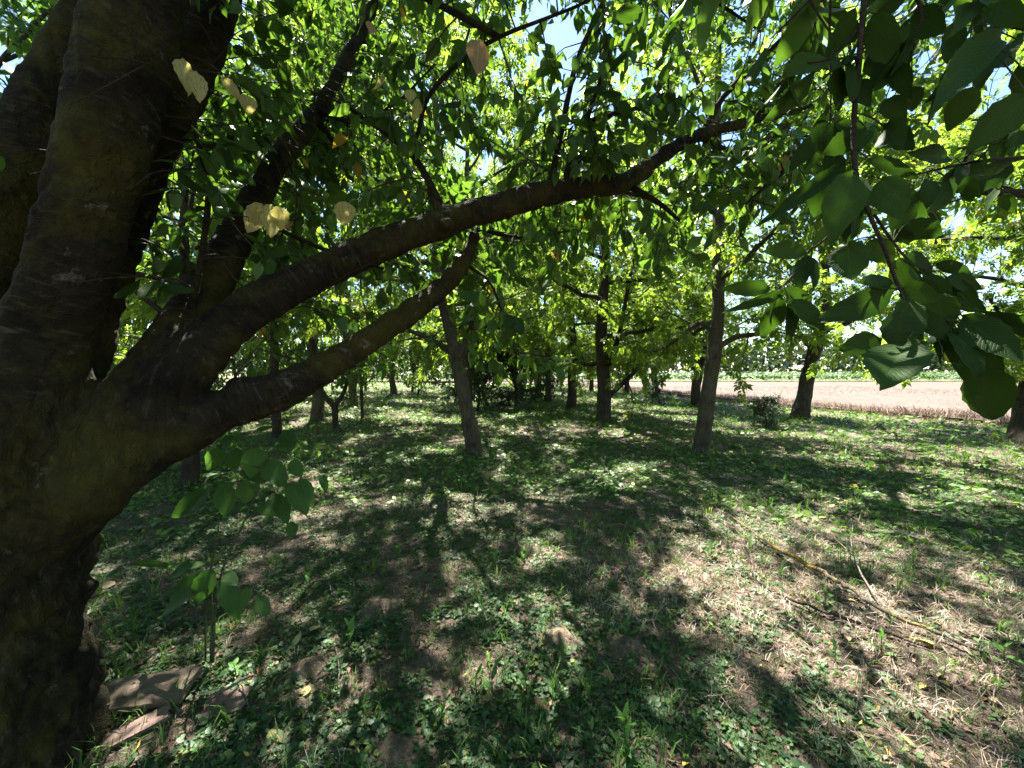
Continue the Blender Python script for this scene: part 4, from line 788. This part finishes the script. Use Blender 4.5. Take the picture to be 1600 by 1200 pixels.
# ------------------------------------------------------------------ boards by the trunk
def board(corners, th, mat, label, lift):
    """Board from its four top corners in photo pixels (near-left, near-right, far-right, far-left)."""
    P = np.array([G(a, b) for a, b in corners]); c = P.mean(0); X = unit((P[1] + P[2] - P[0] - P[3]) * [1, 1, 0]); Y = np.cross(UP, X); L = np.linalg.norm((P[1] + P[2] - P[0] - P[3]) / 2); W = np.linalg.norm((P[2] + P[3] - P[0] - P[1]) / 2)
    rg = np.random.default_rng(int(corners[0][0])); n, k = 14, 5; V = []
    for zi, z in enumerate((0, -th)):
        for i in range(n + 1):
            for j in range(k + 1):
                x = (i / n - .5) * L; y = (j / k - .5) * W
                if i in (0, n): x += rg.normal(0, .004)
                if j in (0, k): y += rg.normal(0, .0015)
                V.append((x, y, z + (.0007 * rg.normal() if zi == 0 else 0) + .003 * math.sin(x * 5)))
    T = []; m = (n + 1) * (k + 1)
    for i in range(n):
        for j in range(k):
            a = i * (k + 1) + j; b = a + 1; cc = a + k + 2; d = a + k + 1; T += [(a, d, cc), (a, cc, b), (a + m, b + m, cc + m), (a + m, cc + m, d + m)]
    ring = [i * (k + 1) for i in range(n + 1)] + [n * (k + 1) + j for j in range(1, k + 1)] + [i * (k + 1) + k for i in range(n - 1, -1, -1)] + [j for j in range(k - 1, 0, -1)]
    for q in range(len(ring)):
        a, b = ring[q], ring[(q + 1) % len(ring)]; T += [(a, a + m, b + m), (a, b + m, b)]
    me = raw_mesh('wooden_board', np.array(V), np.array(T), mat, None, False); o = obj('wooden_board', me)
    c[2] += lift; Zt = unit(np.array([.04 * rg.normal(), -.10, 1])); X = unit(X - Zt * (X @ Zt)); Y = np.cross(Zt, X); mm = np.eye(4); mm[:3, 0] = X; mm[:3, 1] = Y; mm[:3, 2] = Zt; mm[:3, 3] = c; o.matrix_world = Matrix(mm.tolist())
    return tag(o, label, 'board', 'old boards by the cherry trunk')
board([(150, 1128), (300, 1102), (298, 1070), (158, 1086)], .028, M['board'], 'weathered grey-brown board lying at the foot of the cherry trunk', .06)
board([(315, 1128), (392, 1108), (380, 1085), (325, 1092)], .02, M['board_red'], 'reddish broken board piece right of the weathered board', .02)
board([(160, 1182), (262, 1130), (268, 1112), (165, 1150)], .015, M['board_red'], 'dark thin slat under the front of the weathered board', .025)
board([(250, 1072), (305, 1062), (298, 1050), (262, 1056)], .018, M['board'], 'small board offcut behind the weathered board', .03)

# ------------------------------------------------------------------ earth mounds
def mound(px, py, wpx, hpx, label):
    c = G(px, py); d = c[1]; r = wpx / 2 / F * d; h = hpx / F * d * .3; rg = np.random.default_rng(int(px)); n, m = 26, 9; V = [(0, 0, h)]
    for j in range(1, m + 1):
        for i in range(n):
            a = i / n * 2 * math.pi; rr = 1.25 * r * j / m * (1 + .14 * math.sin(a * 3 + px) + .06 * rg.normal()); z = h * math.exp(-2.6 * (j / m) ** 2) - h * .075 * (j / m) + rg.normal(0, .004) - (.02 if j == m else 0)
            x, y = math.cos(a) * rr, math.sin(a) * rr; V.append((x, y, z + float(gz(c[0] + x, c[1] + y)) - c[2]))
    T = [(0, 1 + i, 1 + (i + 1) % n) for i in range(n)]
    for j in range(m - 1):
        for i in range(n):
            a, b = 1 + j * n + i, 1 + j * n + (i + 1) % n; T += [(a, a + n, b + n), (a, b + n, b)]
    o = obj('earth_mound', raw_mesh('earth_mound', np.array(V), np.array(T), M['mound'], None, True)); o.location = c; tag(o, label, 'earth mound', 'molehill mounds in the ground cover')
mound(592, 948, 66, 40, 'round bare earth mound left of centre in dense ground cover')
mound(482, 1045, 60, 46, 'steep crumbly earth mound right of the sapling')
mound(470, 1090, 60, 26, 'low flat earth mound in front of the steep crumbly one')
mound(876, 1000, 62, 44, 'smooth earth mound at bottom centre touched by sunlight')
mound(975, 1008, 58, 30, 'low earth mound right of the smooth sunlit one')
mound(622, 1178, 84, 60, 'largest bare earth mound at the bottom edge')

# ------------------------------------------------------------------ single weeds and fallen leaves
def weed(px, py, hpx, n, label, spread=.6, wid=.28):
    b = G(px, py); d = b[1]; h = hpx / F * d; e = empty('weed', b); tag(e, label, 'weed', 'single leafy weeds on the orchard floor'); rg = np.random.default_rng(int(px * 7 + py))
    top = np.array([rg.normal(0, .08) * h, rg.normal(0, .05) * h, h * .72]); S = spline(np.array([(0, 0, -.02), top * .5 + rg.normal(0, .02, 3) * h, top]), 5); mb = MB(); tube(mb, S, np.linspace(.0035, .0015, len(S)), 5, True); obj('stem', mb.mesh('stem', M['green_stem']), e)
    for i in range(n):
        f = (i + .5) / n; k = f * (len(S) - 1); q = S[min(int(k), len(S) - 1)]; a = i * 2.4 + rg.normal(0, .3); Y = unit(np.array([math.cos(a) * spread, math.sin(a) * spread, .25 + .9 * f])); X, Y, Z = axes_from(Y, UP + rg.normal(0, .2, 3)); ln = h * rg.uniform(.36, .55) * (1.1 - .3 * f)
        put_leaf(LM['weed_leaf'][i % 5], q, X, Y, Z, ln * wid * 1.2, ln, e, np.zeros(3))
for a in [(978, 1172, 80, 9, 'tall broad-leaved weed at the bottom edge, right of centre'), (770, 1085, 60, 6, 'upright pale-green weed with lance-shaped leaves at lower centre'), (745, 1080, 45, 4, 'slim weed just left of the upright pale-green one'), (868, 1095, 55, 6, 'sprawling weed with long leaves in front of the smooth mound'), (1378, 1022, 45, 5, 'bright weed with two large leaves by the fallen branches', .9), (824, 1085, 50, 4, 'thin weed left of the sprawling one'), (1065, 1055, 38, 6, 'bright green weed in the sunlit patch at lower right'), (1048, 990, 34, 4, 'small weed above a pinkish dry tuft'),
          (980, 995, 40, 4, 'weed beside the low earth mound'), (1110, 870, 30, 6, 'leafy weed at the edge of the sunlit straw'), (1570, 1040, 50, 6, 'weed with long arching leaves at the right edge', 1.2), (1545, 915, 36, 5, 'weed on the far side of the fallen branches at right'), (1290, 945, 34, 5, 'weed growing between the two longest fallen branches'), (1305, 1035, 36, 4, 'small weed in the sunlit bare patch'), (545, 1010, 50, 5, 'weed right of the steep crumbly mound'), (485, 920, 45, 4, 'narrow weed left of the round bare mound'), (620, 870, 26, 10, 'compact grassy weed tuft in front of a sunlit spot'), (1480, 712, 34, 6, 'flowering weed under the hanging leaves at right'), (1320, 745, 20, 5, 'small weed in the mid-distance grass right of the grey trunk'), (690, 1125, 36, 6, 'round-leaved weed at lower centre left'), (1085, 1140, 45, 6, 'broad dark-leaved weed near the crooked stick', 1.1, .4), (370, 1055, 30, 7, 'dark-leaved weed clump at the foot of the sapling', 1.2, .6), (1225, 760, 22, 5, 'weed at the far tip of the fallen branches'), (1330, 880, 26, 5, 'weed beside the upright side twig'), (925, 1160, 40, 5, 'weed left of the tall broad-leaved one')]: weed(*a)
def ground_leaf(px, py, spx, mat, label, k=0):
    c = G(px, py, .02); d = c[1]; s = spx / F * d; rg = np.random.default_rng(int(px + py)); a = rg.random() * 6.28; X, Y, Z = axes_from(np.array([math.cos(a), math.sin(a), .15 * rg.normal()]), UP * .8 + rg.normal(0, .3, 3) + np.array([0, -.4, 0]))
    o = put_leaf(LM[mat][k % 5], c, X, Y, Z, s * .65, s, None, np.zeros(3), 'fallen_leaf'); tag(o, label, 'leaf', 'single fallen leaves')
for i, a in enumerate([(172, 1002, 20, 'yellow_leaf', 'yellow fallen leaf standing near the cherry trunk'), (160, 1066, 16, 'yellow_leaf', 'pale fallen leaf just behind the weathered board'), (212, 1048, 18, 'brown_leaf', 'brown fallen leaf behind the weathered board'), (377, 1030, 14, 'yellow_leaf', 'small yellow fallen leaf at the foot of the sapling'), (460, 1015, 26, 'yellow_leaf', 'curled yellow fallen leaf on the steep earth mound'), (474, 1095, 22, 'yellow_leaf', 'bright yellow fallen leaf on the low flat mound'), (428, 1145, 34, 'yellow_leaf', 'large yellow-green leaf at the lower left in ground ivy'), (657, 1060, 18, 'yellow_leaf', 'yellow fallen leaf in dense ivy at lower centre'), (497, 982, 22, 'yellow_leaf', 'lime-yellow fallen leaf between mound and sapling'), (655, 890, 16, 'brown_leaf', 'orange-brown fallen leaf below the grassy tuft'), (960, 1068, 20, 'brown_leaf', 'orange fallen leaf in the lower centre sunlit streak'), (838, 1110, 18, 'brown_leaf', 'pinkish-brown fallen leaf in the shade at bottom centre'), (1322, 996, 16, 'brown_leaf', 'orange-red fallen leaf between the fallen branches'), (1252, 930, 15, 'brown_leaf', 'reddish leaf on the sunlit straw near the lichen branch'), (180, 918, 22, 'brown_leaf', 'light brown fallen leaf in the sunlit strip by the trunk'), (270, 1003, 18, 'brown_leaf', 'brown fallen leaf left of the sapling stems'), (1460, 1012, 30, 'yellow_leaf', 'yellow-green leaf at the end of the grey fallen branch'), (937, 835, 14, 'brown_leaf', 'brown fallen leaf in the middle of the floor'), (815, 1170, 18, 'brown_leaf', 'tan fallen leaf at the bottom left of centre'), (1550, 1095, 16, 'brown_leaf', 'orange-brown fallen leaf at the far lower right')]): ground_leaf(*a, k=i)

# ------------------------------------------------------------------ ground vegetation (uncountable)
rng = np.random.default_rng(303)
def scatter(n, r0, r1, p=1.0, half=62):
    u = rng.random(n); r = (r0 ** p + u * (r1 ** p - r0 ** p)) ** (1 / p); a = np.radians(rng.uniform(-half, half, n)); return r * np.sin(a), r * np.cos(a), r
def in_field(x, y): return x > edge_x(y) - .1
def yaw_axes(n, tilt=.25):
    a = rng.random(n) * 2 * math.pi; Y = np.column_stack([np.cos(a), np.sin(a), np.zeros(n)]); Z = unit(np.column_stack([rng.normal(0, tilt, n), rng.normal(0, tilt, n), np.ones(n)])); return axes_from(Y, Z)
def dryness(x, y):
    """0 green, 1 dry: drier towards the lower right foreground and in blotches."""
    d = np.hypot(x - 2.5, y - 2.5); return np.clip(1.0 * np.exp(-(d / 1.9) ** 2) + (1.1 - .8 * np.clip((np.hypot(x, y) - 4) / 5, 0, 1)) * (fbm(x, y, .8, 14, 3) - .5) + .12 * np.exp(-((x + 3.0) ** 2 + (y - 6) ** 2) / 8), 0, 1)
def sprig(seed, n, size=1.0, rise=.5, lo=False):
    rg = np.random.default_rng(seed); parts = []
    for i in range(n):
        a = rg.random() * 6.28; rr = rg.uniform(.1, 1.0); o = np.array([math.cos(a) * rr, math.sin(a) * rr, rg.uniform(.1, 1) * rise]); b = a + rg.normal(0, .8); X, Y, Z = axes_from(np.array([math.cos(b), math.sin(b), rg.normal(.05, .3)]), UP + rg.normal(0, .35, 3))
        h = .42; V = np.array([(0, 0, 0), (-h * .9, .25, .06), (-h * .8, .7, .05), (0, 1.0, -.08), (h * .8, .7, .05), (h * .9, .25, .06), (0, .5, -.03)]); T = np.array([(6, i, (i + 1) % 6) for i in range(6)]); T = np.array([(6, b_, a_) for _, a_, b_ in T])
        if lo: V, T = tiny_leaf(.75, .15, .08, .5)
        parts.append((rotated(V, X, Y, Z, rg.uniform(.45, .8) * size, o), T))
    return merge_templates(parts)
def tuft(seed, n, lean, wid, segs=2):
    rg = np.random.default_rng(seed); parts = []
    for i in range(n):
        a = rg.random() * 6.28; o = np.array([rg.normal(0, .12), rg.normal(0, .12), -.03]); d = np.array([math.cos(a), math.sin(a), 0]); s = np.array([-d[1], d[0], 0]) * wid; h = rg.uniform(.5, 1.1); l = lean * rg.uniform(.3, 1.3)
        p1 = o + d * l * .3 * h + UP * h * .6; p2 = o + d * l * h + UP * h * max(.15, 1 - l * .35)
        parts.append((np.array([o - s, o + s, p1 - s * .8, p1 + s * .8, p2]), np.array([(0, 1, 3), (0, 3, 2), (2, 3, 4)])))
    return merge_templates(parts)
SPR = [sprig(s, 6) for s in range(4)]; SPL = [sprig(s + 20, 5, 1.05, .6, True) for s in range(4)]; TUF = [tuft(s, 6, .8, .025) for s in range(4)]; STR = [tuft(s + 9, 6, 1.1, .018) for s in range(4)]
def spread_stuff(name, tpls, x, y, size, mat, tint, label, cat, zoff=0.0, tilt=.2, flat=1.0):
    X, Y, Z = yaw_axes(len(x), tilt); P = np.column_stack([x, y, gz(x, y) + zoff]); mb = MB(); sel = rng.integers(0, len(tpls), len(x)); sc = np.column_stack([size, size, size * flat])
    for k, (v, t) in enumerate(tpls):
        m = sel == k; stamp(mb, v, t, P[m], X[m], Y[m], Z[m], sc[m], np.column_stack([tint[m]] * 3))
    return tag(obj(name, mb.mesh(name, mat)), label, cat, kind='stuff')
# creeping ground ivy in the foreground
x, y, r = scatter(32000, 1.2, 8.0, 1.1); dn = dryness(x, y); k = (rng.random(len(x)) > dn * .92) & (fbm(x, y, 2.2, 17, 3) > .34) & ~in_field(x, y); x, y, r = x[k], y[k], r[k]
for q, tp in ((r < 2.6, SPR), (r >= 2.6, SPL)): spread_stuff('ground_ivy', tp, x[q], y[q], rng.uniform(.018, .039, q.sum()) * (1 + r[q] * .1), M['cover_leaf'], np.clip(rng.normal(.4, .26, q.sum()), 0, 1), 'small round-leaved ground ivy carpeting the foreground' if tp is SPR else 'fine green ground ivy in dappled light just beyond the foreground', 'ground cover', .0, .25, .7)
x, y, r = scatter(22000, 4.6, 42, 1.0); k = (rng.random(len(x)) > dryness(x, y) * .7) & ~in_field(x, y) & (fbm(x, y, 1.1, 19, 3) > .3); x, y, r = x[k], y[k], r[k]
spread_stuff('low_herbs', SPL, x, y, rng.uniform(.05, .10, len(x)) * (1 + r * .05), M['grass'], np.clip(rng.normal(.5, .25, len(x)), 0, 1), 'low green herbs covering the orchard floor further back', 'ground cover', .0, .25, .8)
# grass
x, y, r = scatter(18000, 3.0, 36, 1.2); k = (rng.random(len(x)) > dryness(x, y) * .7) & ~in_field(x, y) & (fbm(x, y, .6, 23, 3) + .05 * np.minimum(r, 8) / 8 > .42); x, y, r = x[k], y[k], r[k]
spread_stuff('grass', TUF, x, y, rng.uniform(.06, .15, len(x)) * (1 + .03 * r), M['grass'], np.clip(rng.normal(.5, .25, len(x)), 0, 1), 'green grass growing between the walnut trees', 'grass', 0, .25)
x, y, r = scatter(1100, 1.3, 4, 1.4); k = fbm(x, y, 1.5, 24, 2) > .5; x, y, r = x[k], y[k], r[k]
spread_stuff('thin_grass', TUF, x, y, rng.uniform(.05, .13, len(x)), M['grass'], np.clip(rng.normal(.5, .25, len(x)), 0, 1), 'thin scattered grass blades in the foreground ivy', 'grass', 0, .25)
M['mixed_grass'] = foliage('mixed_grass', [(0, (.045, .10, .028)), (.45, (.085, .15, .045)), (.6, (.16, .16, .07)), (.8, (.28, .22, .165)), (1, (.43, .35, .275))], .25, (1.1, 1.1, .6), .6, .15)
def fuzz(seed, n):
    rg = np.random.default_rng(seed); V, T = [], []
    for i in range(n):
        a = rg.random() * 6.28; o = np.array([rg.normal(0, .45), rg.normal(0, .45), -.05]); l = rg.uniform(.2, 1.1); e = o + np.array([math.cos(a) * l, math.sin(a) * l, rg.uniform(.25, 1.1)]); sd = np.array([-math.sin(a), math.cos(a), 0]) * .05
        V += [o - sd, o + sd, e]; T.append((3 * i, 3 * i + 1, 3 * i + 2))
    return np.array(V), np.array(T)
FUZ = [fuzz(s, 6) for s in range(5)]
x, y, r = scatter(50000, 1.2, 16, .95); k = ~in_field(x, y); x, y, r = x[k], y[k], r[k]; dn = dryness(x, y)
spread_stuff('short_grass', FUZ, x, y, rng.uniform(.02, .05, len(x)) * (1 + .07 * r), M['mixed_grass'], np.clip(rng.normal(.08 + .72 * dn, .2), 0, 1), 'short mown mix of green and dry grass over the whole floor', 'grass', 0, .3)
# tufts gathered at the trunk feet
tx, ty = [], []
for o in list(C.objects):
    if o.type == 'EMPTY' and o.name.split('.')[0] in ('walnut_tree', 'fruit_tree', 'broadleaf_tree', 'cherry_tree') and o.location.y > 0:
        n = 60; a = rng.random(n) * 6.28; rr = (.36 if o.name.startswith('cherry') else .14) + np.abs(rng.normal(0, .16, n)); tx.append(o.location.x + np.cos(a) * rr); ty.append(o.location.y + np.sin(a) * rr)
tx, ty = np.concatenate(tx), np.concatenate(ty)
spread_stuff('trunk_grass', TUF, tx, ty, rng.uniform(.07, .2, len(tx)), M['mixed_grass'], np.clip(rng.normal(.4, .25, len(tx)), 0, 1), 'longer uncut grass left standing round the tree feet', 'grass', 0, .25)
# dry cut stalks
x, y, r = scatter(34000, 1.2, 14, 1.1); k = (rng.random(len(x)) < np.clip(dryness(x, y) * 1.3 - .08, .02, 1)) & ~in_field(x, y); x, y, r = x[k], y[k], r[k]
spread_stuff('dry_straw', STR, x, y, rng.uniform(.03, .085, len(x)) * (1 + .03 * r), M['straw'], np.clip(rng.normal(.5, .28, len(x)), 0, 1), 'dry pinkish cut grass stalks in the sunlit patches', 'straw', 0, .5)
# dead leaf litter
LIT = [tiny_leaf(.6, .3, .3), tiny_leaf(.35, -.3, -.2), tiny_leaf(.12, 0, .02)]
x, y, r = scatter(20000, 1.2, 10, 1.1); k = ~in_field(x, y); x, y, r = x[k], y[k], r[k]
spread_stuff('leaf_litter', LIT, x, y, rng.uniform(.015, .05, len(x)), M['litter'], np.clip(rng.normal(.45, .25, len(x)), 0, 1), 'crumbled dead leaves and twig bits on the soil', 'leaf litter', .012, .5)
# tall dry margin along the field
yy = rng.uniform(4, 40, 5000); xx = edge_x(yy) + rng.normal(.5, .55, len(yy)); k = (yy > 4) & (yy < 38); xx, yy = xx[k], yy[k]
spread_stuff('dry_margin_grass', STR, xx, yy, rng.uniform(.2, .5, len(xx)), M['stubble_straw'], np.clip(rng.normal(.45, .25, len(xx)), 0, 1), 'dry standing grass along the edge of the stubble field', 'grass', 0, .2)
# cut stubble rows
rows = np.arange(6, 60, .25); px_ = []; 
x = rng.uniform(4, 32, 6000); y = rng.uniform(4, 32, 6000); x = np.round(x / .25) * .25 + rng.normal(0, .03, len(x)); k = (x > edge_x(y) + .6) & (x < y * 1.9 + 6); x, y = x[k], y[k]
o = spread_stuff('field_stubble', STR, x, y, rng.uniform(.08, .18, len(x)), M['stubble_straw'], np.clip(rng.normal(.6, .25, len(x)), 0, 1), 'short cut straw stubble standing in the field', 'straw', .09, .2)
# green crop strip
x = rng.uniform(-20, 90, 3400); y = 46.2 + rng.random(3400) ** 2.2 * 40; x = np.round(x / .75) * .75 + rng.normal(0, .12, len(x))
CRP = [sprig(s + 50, 8, 1.3, 2.6, True) for s in range(3)]
X, Y, Z = yaw_axes(len(x), .1); mb = MB(); P = np.column_stack([x, y, np.full(len(x), .15)]); sc = rng.uniform(.33, .46, len(x)); sel = rng.integers(0, 3, len(x)); ti = np.clip(rng.normal(.45, .25, len(x)), 0, 1)
for k, (v, t) in enumerate(CRP):
    m = sel == k; stamp(mb, v, t, P[m], X[m], Y[m], Z[m], sc[m], np.column_stack([ti[m]] * 3))
tag(obj('crop', mb.mesh('crop', M['crop_leaf'])), 'strip of leafy green crop beyond the stubble field', 'crop', kind='stuff')
# far wood
n = 5200; a = np.radians(rng.uniform(-62, 66, n)); dd = rng.uniform(150, 185, n); hh = 6 + 6 * fbm(np.degrees(a), dd * .05, .25, 33, 3) * 1.4; z = hh * rng.random(n) ** .8
P = np.column_stack([dd * np.sin(a), dd * np.cos(a), z]); X, Y, Z = axes_from(rng.normal(0, 1, (n, 3)), rng.normal(0, 1, (n, 3))); mb = MB(); stamp(mb, *SPL[0], P, X, Y, Z, rng.uniform(1.8, 3.4, n), np.column_stack([rng.random(n)] * 3))
tag(obj('far_wood', mb.mesh('far_wood', M['far_leaf'])), 'far line of trees on the horizon beyond the crop', 'wood', kind='stuff')
